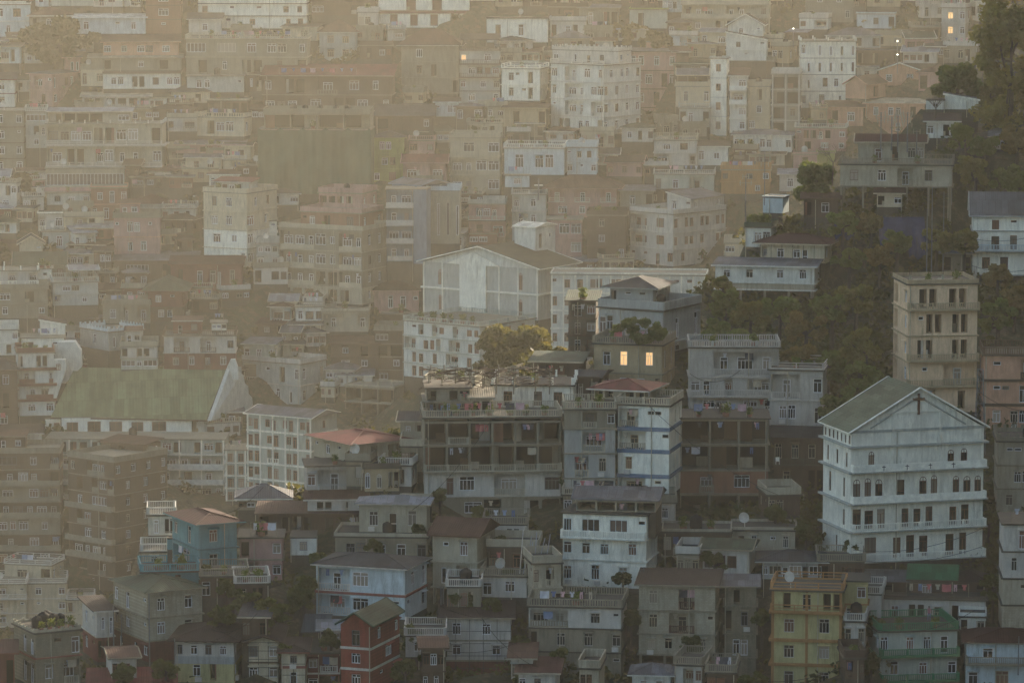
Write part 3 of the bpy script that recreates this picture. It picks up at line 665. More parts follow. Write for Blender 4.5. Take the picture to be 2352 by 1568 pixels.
lil = B('lilac grey block with barred galleries and a long railed roof', 'n', 1584, 1790, 800, 945, -4, 'lilac', '..bbbbbb|wp.b.bbb|.WW.bbb', roof='rail', rcol='lilac', rail='bal', ex='pp', ph=.8, yl=[800, 866, 911, 945], gal='1l', dep=7)
B('lilac grey annexe with an open corner terrace and dark green slope behind', 'n', 1766, 1889, 853, 979, 14, 'lilac', 'bbb.w|.WW..p', roof='post2', rcol='lilac', ex='p', ph=.9, yl=[853, 921, 979])
B('maroon hip-roofed rooftop house behind the lilac grey block', 'n', 1640, 1765, 790, 812, 0, 'lilac', 'wWw', roof='hip', rh=20, roofc='rrooff', Y=561, dep=5, foot=3, ld=None)
bg = B('blue grey corner house with a dark hip-roofed penthouse and wide parapet', 'n', 1373, 1523, 716, 800, 88, 'bgrey', 'pp.......|pp......', roof='par', rcol='bgrey', dep=11, side='.p.p|.p.p', ph=1.1, yl=[718, 790, 812], ex='tt', foot=9, Y=557, ld=(.5, .3))
B('', 'n', 1400, 1500, 664, 702, 40, 'bgrey', 'o.v.v.', roof='hip', rh=30, roofc='slate', fcol='bgrey', into=bg, Y=562, foot=.5, ld=None, ov=1.0)
lit = B('sand coloured block with glowing windows and washing on its terrace', 'n', 1362, 1520, 795, 905, 30, 'sand', '.w.l..L.|.a.W.p.s', roof='rail', rcol='conc', rail='bal', side='ii|.i', ex='lpp', trim='conc', yl=[795, 860, 905], Y=548)
B('narrow dark house with stacked planted balconies beside the blue grey house', 'n', 1305, 1368, 692, 850, 6, 'concd', 'bbW|BBw|BBw|bbw', roof='shed', rh=16, roofc='groof', rail='bar', ex='p', Y=572, trim='brown')
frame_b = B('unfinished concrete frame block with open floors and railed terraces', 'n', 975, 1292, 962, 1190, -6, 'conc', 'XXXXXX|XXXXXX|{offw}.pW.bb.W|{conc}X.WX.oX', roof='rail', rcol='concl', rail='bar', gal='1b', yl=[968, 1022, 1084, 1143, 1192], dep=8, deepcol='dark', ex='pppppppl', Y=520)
B('', 'n', 980, 1080, 893, 960, -4, 'conc', 'X.oX|XX.X', roof='none', into=frame_b, Y=526, dep=7, yl=[893, 922, 962], foot=0, deepcol='dark', ex='', ld=(.5, .2))
B('', 'n', 1082, 1128, 914, 960, -2, 'concl', 'oo', roof='shed', rh=8, roofc='conc', into=frame_b, Y=525, dep=5, foot=0, ld=None)
def thatch():
    R0 = frame_b['root']; Mi = frame_b['M'].inverted(); r = random.Random(4)
    for (x, yb_) in ((985, 893), (1015, 893), (1046, 893), (1078, 893), (1108, 912), (1140, 905), (1180, 905), (1230, 905), (1262, 905)):
        for dx, yy, Yq in ((0, 846, 530), (4, 838, 535)):
            m = MB(); m.bar(Mi @ at(x + dx, yb_, Yq), Mi @ at(x + dx + 1, yy, Yq), .09, 0, 5); link('roof_post', m.mesh('roof_post', [mat('conc', 'plaster')]), R0)
    m = MB()
    for i in range(230):
        x = 980 + 300 * r.random(); y = 846 + 40 * r.random() ** 2; L = r.uniform(8, 34); m.bar(Mi @ at(x, y, 527.5 + r.random() * 4), Mi @ at(x + L * r.choice([-1, 1]), y + r.uniform(-6, 8), 527.5 + r.random() * 4), .045, 0, 4)
    link('bamboo_scaffold', m.mesh('bamboo_scaffold', [mat('brown', 'paint')]), R0)
thatch()
B('low white house with white roof posts standing behind the frame block terrace', 'n', 1130, 1316, 887, 950, 8, 'white', '.W..w.W.', roof='posts', rcol='white', Y=534, ph=.9, ex='p', wf='bframe')
B('weathered grey block with small railed balconies joined to a white one', 'n', 1297, 1415, 940, 1140, -4, 'concl', '..bb.w.|.{bgrey}.bbb.'.replace('.{bgrey}', ''), roof='rail') if 0 else None
B('weathered grey block with recessed balconies joined to the white blue-banded block', 'n', 1297, 1414, 942, 1140, -3, 'conc', '..bb.w|{bgrey}..bbb.|{bgrey}.bb.W.|{offw}.v.bbb', roof='rail', rcol='concl', rail='bal', ex='pp', yl=[942, 985, 1041, 1098, 1140], Y=517, dep=7)
wb = B('white blue-banded block with a dark loggia and blue side wall', 'n', 1417, 1536, 934, 1140, 30, 'white', 'bbb.vv.|bbbb..v|.W.....|bbbb.v.', roof='rail', rcol='concl', rail='bal', trim='blueband', yl=[934, 987, 1038, 1095, 1140], side='.ii', Y=517, dep=8, wf='sand', ld=(.1, .5))
B('', 'n', 1362, 1482, 899, 920, 38, 'concl', 'oo.oo', roof='hip', rh=28, roofc='rroof', fcol='wht2', into=wb, Y=521, foot=.5, ld=None, ov=.8, dep=7)
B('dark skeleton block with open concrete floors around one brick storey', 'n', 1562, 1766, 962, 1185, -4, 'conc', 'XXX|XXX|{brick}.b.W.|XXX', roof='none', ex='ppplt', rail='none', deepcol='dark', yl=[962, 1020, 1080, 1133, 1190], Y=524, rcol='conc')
B('brown timber and brick house on stilts with a white chair on its gallery', 'n', 1776, 1912, 1008, 1132, 0, 'brown', 'W.W.w.s|.w..oo.', roof='shed', rh=14, roofc='slate', stilts=True, gal='0b', Y=528, foot=5, rcol='concd', wf='concl')
redh = B('two-storey house with a red hip roof and bare cement walls', 'n', 811, 930, 1021, 1068, -92, 'concl', '..o.oo', roof='hip', rh=30, roofc='rroof', side='s.w.s.i', dep=9.5, ov=1.0, foot=5, Y=522, fcol='conc')
B('', 'n', 838, 918, 1076, 1128, -4, 'sand', 'a.a.oo', roof='par', into=redh, Y=519, foot=4, dep=5, ph=.5, rcol='concd', ex='p')
B('', 'n', 705, 836, 1072, 1132, -6, 'lilac', 'wbbbb.', roof='none', into=redh, Y=520, foot=4, dep=6, ex='p', rcol='bgrey', rail='bar')
B('low stone and tin shed row below the red hip-roofed house', 'n', 705, 840, 1148, 1172, 0, 'offw', '.oo.o.w', roof='shed', rh=12, roofc='rust', Y=516, dep=4, rcol='conc')
up = B('cement house with a pale hip roof and a curtained upper room', 'n', 767, 980, 1236, 1302, 14, 'conc', '.WW.W.w.w', roof='par', rcol='concl', trim='concl', ex='t', ph=.4, dep=8, Y=505)
B('', 'n', 823, 980, 1160, 1226, 8, 'concl', '.W.d.w.', roof='hip', rh=20, roofc='tinl', into=up, Y=508, foot=.5, ld=None, dep=5, wf='offw')
B('narrow cement house with a rusty tin roof and side wall of slabs', 'n', 992, 1096, 1234, 1352, 42, 'concl', '.s.W.|.i.bb.', roof='gable', rh=42, roofc='rust', dep=8, stilts=True, foot=5, rcol='conc', side='.i|.', Y=496, fcol='rust')
villa = B('white villa with pale blue walls and a slate hip roof', 'n', 722, 930, 1308, 1422, 52, 'lblue', 'b b W . .|b b W . s', roof='hip', rh=30, roofc='slate', rail='bal', trim='redtrim', dep=8, side='.w.p|v.w', rcol='offw', fcol='offw', yl=[1306, 1369, 1422], ld=(.12, .3), Y=488)
redb = B('red brick gabled house with white belt courses and a mossy green roof', 'n', 782, 852, 1437, 1590, 68, 'red', '.p.|.W.|.W.', roof='gf', rh=30, roofc='groof', trim='offw', side='.w..w|..W.|.v.W', dep=9, kind='block', fcol='groof', yl=[1437, 1490, 1538, 1590], ov=.5, ld=(.06, .28))
B('red and cream narrow house beside the red brick gabled house', 'n', 706, 780, 1500, 1590, 0, 'dred', 'w bb|w bb', roof='none', trim='offw', ex='p', rail='bal', rcol='offw', ld=(.08, .2), Y=478)
B('tiny white tin-roofed hut on the terrace left of the brick house', 'n', 735, 781, 1446, 1470, 0, 'offw', 'o.w', roof='shed', rh=10, roofc='tinl', Y=482, dep=3, foot=3)
B('cream black-timbered gable house with louvred windows', 'n', 570, 640, 1474, 1590, 10, 'cream', 'W.w|W.w', roof='gf', rh=16, roofc='broof', grid=.9, fcol='brown', trim='brown', ov=.7, dep=9, yl=[1474, 1520, 1568], Y=480)
B('low cream timber-framed house under a brown roof', 'n', 646, 702, 1498, 1600, 6, 'cream', '.W.|.w.', roof='hip', rh=18, roofc='broof', grid=1.1, trim='redtrim', ld=(.1, .3), yl=[1498, 1531, 1590], Y=475)
B('white over yellow timber-framed house with a wide dark brown roof', 'n', 402, 538, 1472, 1590, 26, 'offw', 'w.w.w.W.|{yellow}..w.o..', roof='hip', rh=36, roofc='broof', trim='bgrey', ld=(.04, .9), dep=9, yl=[1472, 1516, 1568], Y=479, fcol='broof', ov=.9)
grn = B('grey block-built corner house with a green hip roof', 'n', 340, 468, 1362, 1520, -80, 'concl', '.W..w.|.W..w.|{dred}......', roof='hip', rh=33, roofc='groof', kind='block', side='w.p..s|w.w..s|{dred}w', dep=10, yl=[1362, 1420, 1472, 1520], trim='conc', Y=486)
B('low whitewashed annexe with a dark lean-to roof beside the green-roofed corner house', 'n', 224, 262, 1405, 1520, -34, 'offw', '.w.p|{dred}oo', roof='shed', rh=20, roofc='broof', Y=489, dep=7, yl=[1405, 1462, 1520])
tk = B('crumbling cement house with five black water tanks on its roof', 'n', 83, 187, 1456, 1590, -50, 'conc', '..v.p|.w.bb', roof='cren', kind='block', ex='tttttpppp', ph=.45, side='.pp|.pp', rcol='concl', trim='redtrim', yl=[1456, 1512, 1580], Y=478, dep=7)
B('dull red tin shed in the lower left corner', 'n', -30, 34, 1500, 1590, 0, 'dred', 'o.o', roof='shed', rh=14, roofc='rrooff', Y=476, dep=5)
B('long red tin roof at the bottom edge below the block-built corner house', 'n', 205, 398, 1568, 1600, 0, 'dred', '.w.w.', roof='shed', rh=14, roofc='rroof', Y=470, dep=6)
teal = B('turquoise villa with a maroon hip roof and a long corner balcony', 'n', 459, 546, 1205, 1330, -64, 'teal', '.W..|.W..', roof='hip', rh=30, roofc='rrooff', side='w.p.|bb.', dep=9, gal='', trim='teal2', rcol='teal', fcol='teal', yl=[1205, 1262, 1330], Y=500, wf='offw', ov=.9)
B('', 'n', 326, 458, 1316, 1350, -6, 'teal2', '.o..o..', roof='rail', rcol='teal', rail='bar', into=teal, Y=494, foot=4, dep=6, ld=(.2, .2), ex='pp')
B('', 'n', 386, 396, 1238, 1262, -2, 'teal', '.', roof='none', into=teal, Y=497, foot=0, dep=1, ld=None)
B('pale cream house half hidden behind the turquoise villa', 'n', 340, 402, 1184, 1228, 0, 'offw', '.p.oo', roof='rail', Y=516, rcol='offw', dep=5, rail='bar')
B('cream terrace house peeping out left of the turquoise villa', 'n', 325, 404, 1268, 1345, 0, 'cream', '.W.W|....', roof='rail', Y=509, rcol='offw', dep=5, rail='bar')
B('small dark hut with a grey hip roof and white fascia', 'n', 546, 664, 1146, 1170, 0, 'conc', 'www.ww', roof='hip', rh=34, roofc='tin', fcol='wht2', Y=532, dep=6)
B('low timber gallery house under a long rusty roof', 'n', 592, 818, 1180, 1228, 4, 'brown', 'X.oXo.ooX', roof='shed', rh=18, roofc='rust', Y=515, dep=6, rail='bal', rcol='concd', ex='')
B('shabby pinkish house with a stained balcony over the scrub', 'n', 550, 648, 1236, 1332, 4, 'pink', 'o.{}'.replace('{}', '.w') + '|bb.w', roof='none', trim='conc', Y=505, ex='tlp', rail='bal', dep=6)
B('small white balcony box hanging above the scrubby gully', 'n', 666, 727, 1236, 1274, 2, 'wht2', '.W.', roof='none', Y=508, dep=5, ld=None, foot=1.5)
B('whitewashed shingle-tiled house with brown roof and red brick base', 'n', 1012, 1174, 1420, 1590, 0, 'offw', '.W..W..|.w...w.|{dred:block}.......', roof='shed', rh=28, roofc='broof', grid=1.45, trim='conc', yl=[1420, 1470, 1516, 1590], Y=483, ld=(.06, .2), dep=8)
B('patchy grey block with mixed balconies and washing above its parapet rail', 'n', 1210, 1426, 1398, 1553, 14, 'conc', '{offw}bbbb..W.s|o..W..W..w|W..W..W..v', roof='rail', rail='bal', rcol='conc', ex='ltp', trim='concd', yl=[1398, 1445, 1499, 1553], Y=482, wf='lilac', kind='plaster')
wh14 = B('clean white house with tall glazed gallery and small pediment windows', 'n', 1289, 1484, 1185, 1352, 26, 'white', 'g.gg.gg.v|w.w.W..W.|W..W..W..', roof='none', trim='wht2', rcol='white', rail='bar', gal='0b', yl=[1185, 1240, 1290, 1352], Y=498, side='.i|.', wf='lblue', dep=7)
B('', 'n', 1321, 1506, 1150, 1176, 14, 'concl', 'XXXX', roof='gable', rh=30, roofc='tin', fcol='tin', into=wh14, Y=499, foot=.2, ld=None, dep=7, rail='bal')
B('grey cement block with rusted balconies and a dark ridge roof', 'n', 1464, 1642, 1347, 1505, 10, 'concl', '.W..bb..|.W.bbb.s|.W.w.v.{}'.replace('{}', 'W.'), roof='shed', rh=22, roofc='broof', trim='conc', yl=[1347, 1403, 1458, 1505], Y=484, wf='concl', rail='bar', rcol='rust', stilts=True, foot=6, kind='block')
B('narrow grey back house between the cement block and the yellow block', 'n', 1662, 1736, 1348, 1560, 0, 'conc', '.o..|o.w.|.pp.|o...', roof='shed', rh=22, roofc='tin', Y=487, dep=5, yl=[1348, 1392, 1455, 1510, 1560], kind='block')
B('low brick-sided house on concrete stilts with a white door', 'n', 1521, 1677, 1224, 1278, 0, 'brown', 'WbdobWWb', roof='par', stilts=True, foot=6, Y=504, dep=6, ex='tpp', trim='concl', ph=.3, wf='concl')
B('flat-roofed cement house with two windows above the pale pavilion', 'n', 1679, 1826, 1220, 1272, 0, 'concl', '.v.W..v.W.', roof='par', Y=506, dep=6, ph=.3, ex='d', stilts=True, foot=5)
B('pale glazed pavilion under a low grey hip roof behind the yellow block', 'n', 1748, 1888, 1291, 1332, 0, 'bgrey', 'wggdggdgg', roof='hip', rh=26, roofc='slate', Y=496, dep=6, ov=.9, grid=1.6)
yel = B('bright yellow block with orange bands and a fenced roof terrace', 'n', 1768, 1932, 1360, 1592, 10, 'yellow', '.o.p.oo|.W.{}'.replace('{}', '.W.') + '|.W..W.|.w..W.', roof='rail', rail='post2', rcol='orange', trim='orange', yl=[1356, 1408, 1472, 1528, 1592], Y=479, ld=(.3, .35), gal='0p', ex='d', pil=3, wf='lilac', dep=7)
B('', 'n', 1934, 1990, 1336, 1592, 2, 'yellow', '.w|w.|w.|w.|w.', roof='none', into=yel, Y=483, trim='orange', dep=5)
B('green-banded house with wraparound galleries and a bent green railing', 'n', 2020, 2200, 1452, 1590, -36, 'lgreen', 'W..W.W.p.|.w.{}'.replace('{}', '.W..w'), roof='rail', rail='bar', rcol='greenp', trim='greenp', gal='0b 1b', yl=[1452, 1508, 1566], Y=478, side='w.w', ld=(.3, .3), ex='pp', dep=8)
B('pale blue house with a russet hip roof in the lower right corner', 'n', 2218, 2420, 1476, 1592, -6, 'lblue', '.w..Ww|w.W..b', roof='hip', rh=30, roofc='rrooff', trim='conc', yl=[1476, 1524, 1592], Y=478, gal='0b', rcol='conc', wf='frame', dep=9)
B('ramshackle white and brown house under patched tin roofs', 'n', 2022, 2262, 1380, 1450, 2, 'offw', '.W.oo.p.o..o', roof='par', Y=489, dep=5, ex='l', trim='concd', deepcol='dark', ph=.3)
B('grey sheet-roofed shed beside the green tarpaulin roof', 'n', 1992, 2080, 1338, 1376, 2, 'brown', 'oo.', roof='shed', rh=22, roofc='tin', Y=494, dep=5)
B('plank shack with a bright green sheet roof patch', 'n', 2090, 2190, 1334, 1374, 2, 'brown', '.W.o', roof='shed', rh=32, roofc='greenp', Y=493, dep=5)
B('brown plank shack at the end of the tin roof row', 'n', 2194, 2262, 1338, 1374, 2, 'brown', 'o.o', roof='hip', rh=26, roofc='broof', Y=494, dep=5)
B('little white cottage under a grey roof at the bottom edge', 'n', 1450, 1540, 1552, 1600, 6, 'wht2', '.w.w.', roof='hip', rh=26, roofc='tin', Y=470, dep=5)
B('lower white and blue house with patched balcony right of the green-banded house', 'n', 2204, 2262, 1418, 1452, 0, 'wht2', 'o.w', roof='par', Y=485, dep=4, ph=.4)
# upper slope
B('long whitewashed house on a stone base under brown and grey sheet roofs', 'n', 1641, 1870, 615, 668, 12, 'wht2', '.w..w...w..W.|{concl}.........', roof='shed', rh=22, roofc='tin', yl=[613, 652, 668], Y=584, dep=6, stilts=True, foot=4, grid=None)
B('cream panelled house with a blue door and maroon hip roof', 'n', 1745, 1895, 563, 606, 18, 'cream', 'b.w.wd..', roof='hip', rh=26, roofc='rrooff', Y=590, dep=6, grid=1.5, ov=1.0)
B('white house with one big window under an overgrown roof terrace', 'n', 1711, 1770, 524, 568, 16, 'wht2', '.WW', roof='par', Y=597, dep=6, ex='ppppp', trim='groof', ph=.6, rcol='groof')
B('pale blue metal cabin on a flat roof among aerials', 'n', 1752, 1798, 456, 490, 14, 'lblue', '...', roof='par', Y=603, dep=3, ld=None, ph=.1, foot=2.5, name='metal_cabin', cat='cabin')
ant = B('stained grey house on stilts with aerials crowding its roof', 'n', 1929, 2186, 382, 430, 3, 'concl', '.w..W.bb.w..', roof='rail', rail='bar', rcol='conc', Y=600, dep=8, stilts=True, foot=8, trim='conc', ex='pp')
B('', 'n', 1970, 2122, 330, 376, 2, 'concl', '..p.o.WW', roof='gable', rh=22, roofc='rrooff', into=ant, Y=603, foot=.5, ld=None, dep=4)
B('yellow panelled hut tucked under the stilted aerial house', 'n', 2014, 2072, 446, 476, 0, 'cream', 'o.w', roof='shed', rh=10, roofc='rust', Y=598, dep=3, foot=3)
B('white church hall with cross-shaped slits and a grey sheet roof', 'n', 2233, 2420, 498, 631, -3, 'white', '..p.v.v.v|..p.p.p..|.W.W..W..', roof='gable', rh=60, roofc='tin', trim='bgrey', gal='1b', rcol='lblue', stilts=True, foot=5, Y=590, wf='bframe', yl=[498, 530, 577, 631], dep=8)
B('low stone shed with pole fence beside the white church hall', 'n', 2164, 2231, 584, 628, 0, 'conc', 'o.o', roof='shed', rh=12, roofc='tin', Y=590, dep=4)
B('white slant-walled shed against the dark trees', 'n', 2170, 2247, 230, 252, 0, 'white', '....', roof='side', rh=14, roofc='tin', Y=628, dep=4, ld=None, foot=2)
B('low white wall house left of the slant-walled shed', 'n', 2127, 2170, 232, 252, 0, 'wht2', '.w.', roof='none', Y=627, dep=4, ld=None, foot=2)
B('small white house under a brown roof below the slant-walled shed', 'n', 2128, 2200, 281, 318, 0, 'wht2', 'w.oo', roof='shed', rh=24, roofc='broof', Y=620, dep=5)
B('tiny grey cabin on the dark hillside with a low balcony', 'n', 2277, 2320, 316, 344, 0, 'concl', 'bb', roof='shed', rh=8, roofc='tin', Y=610, dep=4, foot=3)
B('brown hut among bushes left of the stilted aerial house', 'n', 1846, 1925, 458, 500, 0, 'brown', 'o.w.', roof='shed', rh=14, roofc='rust', Y=600, dep=4, foot=3)

def church_front():
    """trim on the gable of the right-hand church: frame mouldings, cross, posts and little crosses on the gallery"""
    R0 = church['root']; X0, X1, f, H = church['X0'], church['X1'], church['foot'], church['H']; w_ = church['w']; mpp = church['mpp']; xm = (X0 + X1) / 2; z0 = f + H; hh = 100 * mpp
    def fr(name, parts, col='white'):
        m = MB()
        for (a, b, c, d_) in parts: m.box(a, b, -.13, -.02, c, d_)
        link(name, m.mesh(name, [mat(col, 'plaster')]), R0)
    for x in (X0 + w_ * .31, X0 + w_ * .67): fr('pilaster', [(x - .17, x + .17, f + H - 3.4, z0 + hh * .52)])
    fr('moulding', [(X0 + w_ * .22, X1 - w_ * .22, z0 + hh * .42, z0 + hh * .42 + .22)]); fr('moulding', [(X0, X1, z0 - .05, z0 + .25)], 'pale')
    m = MB()
    for sx in (-1, 1):
        m.bar((xm + sx * w_ * .36, -.1, z0 + .5), (xm, -.1, z0 + hh * .80), .11, 0, 4)
    link('moulding', m.mesh('moulding', [mat('pale', 'plaster')]), R0)
    zc = z0 + hh * .56
    m = MB(); m.prism([(-.14, -1.4), (.14, -1.4), (.14, .35), (.78, .35), (.78, .64), (.14, .64), (.14, 1.2), (-.14, 1.2), (-.14, .64), (-.78, .64), (-.78, .35), (-.14, .35)], 'y', -.2, -.05)
    link('cross', m.mesh('cross', [mat('bframe', 'paint')]), R0, (xm, 0, zc + .4))
    m2 = MB(); m2.prism([(-.04, -.35), (.04, -.35), (.04, .08), (.24, .08), (.24, .17), (.04, .17), (.04, .32), (-.04, .32), (-.04, .17), (-.24, .17), (-.24, .08), (-.04, .08)], 'y', -.03, 0)
    me = m2.mesh('cross', [mat('slate', 'paint')]); zz = f + at(1953, 1086, ynear(1290)).z - at(1953, 1290, ynear(1290)).z
    for k in range(4): link('cross', me, R0, (X0 + w_ * (.22 + .175 * k), -1.12, zz + .62))
church_front()
# ------------------------------------------------------------------ the far hillside, row by row from the bottom left
F = 'f'
B('cream block with stepped white-railed terraces in the lower left corner', F, -20, 62, 1342, 1440, 6, 'cream', 'bb.s|bb.s|bb..', roof='post2', rcol='offw', rail='post2', trim='offw', gal='0p', dep=9)
B('cream wing with two railed decks joined right of the stepped terraces', F, 62, 152, 1340, 1440, 4, 'cream', '.w..w|.s..w|.w..o', roof='post2', rcol='offw', trim='offw', ex='', Y=748, gal='', dep=8)
B('upper set-back room with a wide railed sun deck over the cream wing', F, 10, 118, 1300, 1342, 30, 'cream', '.W.o', roof='post2', rcol='offw', trim='offw', Y=752, dep=7, foot=3, ex='l')
B('small cream annexe with a railed deck right of the cream wing', F, 154, 214, 1378, 1440, 4, 'cream', 'o..|...', roof='post2', rcol='offw', Y=747, dep=6)
B('huge brown apartment block with banded balconies at the left edge', F, -30, 140, 1040, 1300, 8, 'brown', '.gg.w.b|bbbWb.o|{conc}.bb.WWb|bbbbbbb|{conc}.WwW.w.|bbb.W.b|.W.w.W.', roof='par', trim='conc', rcol='conc', rail='solid', dep=10, Y=772, gal='1s 3s 5s', ex='h')
B('huge brown laundry-hung block with a long side wall and hanging laundry', F, 158, 266, 1062, 1365, 124, 'brown', 'w.bb.|.o.bWb|.w.gg.|.bb.b.|..W.w.|bbbb.|.b.b.|..w..', roof='par', trim='conc', rcol='conc', rail='solid', side='w.w.w.w|.w.w.w', dep=14, Y=762, gal='2s 4s 5s')
B('olive tin lean-to room on top of the brown twin blocks', F, 232, 330, 1022, 1060, 40, 'brown', 'W.o..', roof='shed', rh=12, roofc='rust', Y=775, dep=6, foot=2)
ch = B('long white church with a steep mossy green roof and pointed white end walls', F, 140, 440, 958, 1003, 6, 'white', 'QQQQQ.', roof='none', trim='wht2', dep=14, gal='0b', rcol='bgrey', name='church', cat='church', Y=800, ld=None, foot=12, wf='brick')
B('', F, 104, 139, 962, 1003, 2, 'white', '.p', roof='none', into=ch, Y=801, dep=12, ld=None, wf='brick')
B('', F, 441, 478, 966, 1003, 30, 'wht2', '..', roof='none', into=ch, Y=801.5, dep=11, ld=None, side='o.')
def church_roof():
    R0 = ch['root']; Mi = ch['M'].inverted()
    def L(px, py, Y): return Mi @ at(px, py, Y)
    m = MB(); A, Bq, C, D = L(116, 958, 799.2), L(474, 964, 799.2), L(518, 850, 806), L(172, 843, 806); E, F_ = L(522, 940, 813), L(190, 938, 813); dn = Vector((0, 0, -.25))
    m.poly([A, Bq, C, D]); m.poly([D, C, E, F_]); m.poly([A + dn, D + dn, C + dn, Bq + dn]); m.poly([D + dn, F_ + dn, E + dn, C + dn])
    m.poly([A + dn, Bq + dn, Bq, A], 1); m.poly([Bq + dn, C + dn, C, Bq], 1); m.poly([C + dn, E + dn, E, C], 1); m.poly([D + dn, A + dn, A, D], 1)
    link('roof', m.mesh('roof', [mat('churchroof', 'roof'), mat('rust', 'paint')]), R0)
    def slab(name, pts, Y, t):
        g = MB(); P = [L(x, y, Y) for x, y in pts]; n = len(P); off = Vector((.0, t, 0))
        g.poly(P); g.poly([p + off for p in P][::-1])
        for i in range(n): a, b = P[i], P[(i+1) % n]; g.poly([a, a + off, b + off, b])
        return link(name, g.mesh(name, [mat('wht2', 'plaster')]), R0)
    def gable(name, pts3, t):
        g = MB(); P = [L(*p) for p in pts3]; off = Vector((t, 0, 0)); n = len(P)
        g.poly(P); g.poly([p + off for p in P][::-1])
        for i in range(n): a, b = P[i], P[(i+1) % n]; g.poly([a, b, b + off, a + off][::-1])
        return link(name, g.mesh(name, [mat('wht2', 'plaster')]), R0)
    gable('end_wall', [(476, 966, 799), (520, 846, 805.5), (524, 838, 806), (546, 842, 807), (547, 858, 807.5), (552, 862, 808), (554, 880, 808.8), (562, 886, 809.4), (563, 904, 810), (571, 912, 811), (574, 942, 812), (520, 958, 806)], .7)
    slab('spire', [(522, 872), (522, 842), (530, 826), (540, 825), (546, 842), (548, 872)], 805.4, 1.6)
    slab('bell_tower', [(150, 880), (122, 878), (126, 800), (134, 785), (172, 785), (186, 806), (188, 842)], 805.5, 3.2)
    slab('end_wall', [(101, 985), (103, 938), (120, 862), (124, 826), (150, 826), (152, 846), (118, 950), (116, 985)], 801.2, 2.0)
    for k, (x, y) in enumerate(((134, 850), (112, 948))):
        link('window', win_mesh(.8, 1.2, 'w', 'brick', True), R0, L(x, y, 801.1 if k else 801.1)); 
church_roof()
B('terraced white hall with pillars and balconies below the green church roof', F, 104, 516, 1010, 1146, 10, 'lgreen', '.oooooooowoWo.oWo|bbbbbbbbbbbbbbbbb|..o..o.w.o.w.o.w.|bbbbbbbbbbbbbbbbb', roof='none', trim='white', rcol='wht2', rail='solid', pil=9, gal='1s 2s 3s', Y=786, dep=9)
B('white grid-fronted hostel with brown doors below the church facade', F, 566, 716, 962, 1148, 60, 'lgreen', 'wp.wp.wp.wp|pp.wp.wp.p|pp.bb.pp.p|pw.pp.pp.p|pp.bb.pp.p', roof='gable', rh=22, roofc='tin', trim='white', wf='brick', pil=6, fcol='white', dep=9, side='.w.', Y=772, ld=(.15, .3))
B('white framed stair wing between the hall and the hostel', F, 518, 566, 1034, 1150, 4, 'lgreen', 'pp|pp|pp|pp', roof='none', trim='white', pil=3, Y=779, dep=8, wf='brick')
B('open concrete frame house with empty bays right of the hostel', F, 792, 905, 893, 962, 44, 'conc', 'XXX|XXX', roof='par', ph=.3, side='..', ex='c', Y=805, trim='concl', rcol='concl', rail='none')
B('cream green block with a rounded end and a pointed gable window', F, 556, 690, 838, 935, 60, 'pale', 'bb.v.o.w|.p.b.w.i.', roof='par', rail='bar', trim='offw', ex='p', Y=812, dep=9, rcol='offw')
B('pale house with arched windows on the terrace of the rounded block', F, 560, 630, 792, 838, 20, 'lgreen', 'p.W.s', roof='shed', rh=14, roofc='tin', Y=818, dep=7)
B('brown stone house with verandas behind the sunlit round tree', F, 860, 960, 760, 880, 10, 'brown', 'W.w|ooW|.w.|W.o', roof='par', trim='conc', Y=822, dep=8, ex='p')
B('grey frame building with two dark square openings', F, 738, 846, 716, 762, 4, 'concl', 'bb.b', roof='par', ph=.5, trim='concl', Y=832, rail='solid', ex='p')
B('low brown veranda house under the two dark square openings', F, 760, 870, 790, 850, 6, 'brown', '.w.o.|.W.w.', roof='shed', rh=12, roofc='rust', Y=822)
B('pink plastered house with a brown roof left of the central white church', F, 846, 962, 668, 722, 2, 'pink', 'o..w.w.v', roof='hip', rh=24, roofc='broof', Y=842, dep=8)
B('brown balcony house below the pink plastered house', F, 876, 962, 722, 770, 2, 'brown', 'bb.W', roof='none', Y=838, ex='', rail='bal')
# centre church
cc = B('large white church in the haze with a broad olive roof and blank panelled front', F, 966, 1236, 618, 736, 88, 'pale', '.a......a.|.a......a.', roof='gf', rh=44, roofc='olivr', fcol='white', trim='white', pil=7, side='.i.i|.i.i', dep=14, name='church', cat='church', Y=815, ld=(.4, .35), wf='brick', foot=5, ov=1.0, shelf='wht2')
def cc_front():
    R0 = cc['root']; w_ = cc['w']; X0 = cc['X0']; f = cc['foot']; H = cc['H']; m = MB(); m.box(X0 + w_*.33, X0 + w_*.56, -.5, -.16, f, f + H); link('front_panel', m.mesh('front_panel', [mat('white', 'plaster')]), R0)
    m = MB(); m.prism([(X0 + w_*.22, f + H), (X0 + w_*.68, f + H), (X0 + w_*.45, f + H + 2.6)], 'y', -.5, -.16); link('pediment', m.mesh('pediment', [mat('white', 'plaster')]), R0)
cc_front()
B('', F, 1181, 1230, 524, 590, 46, 'wht2', '.', roof='gable', rh=14, roofc='white', fcol='white', into=cc, Y=828, dep=7, ld=None, foot=8, ov=.3)
B('white terrace block with balconies beneath the hazy white church', F, 924, 1102, 752, 880, 130, 'wht2', '.vo.bw.b.ww|bb.ppb.bb.pp|.pp.p.bb.p.|.pp.o.p.pp.', roof='bar', trim='lgreen', rcol='lgreen', side='.W.W.w.', gal='', Y=798, dep=18, wf='brick', ex='pppppp')
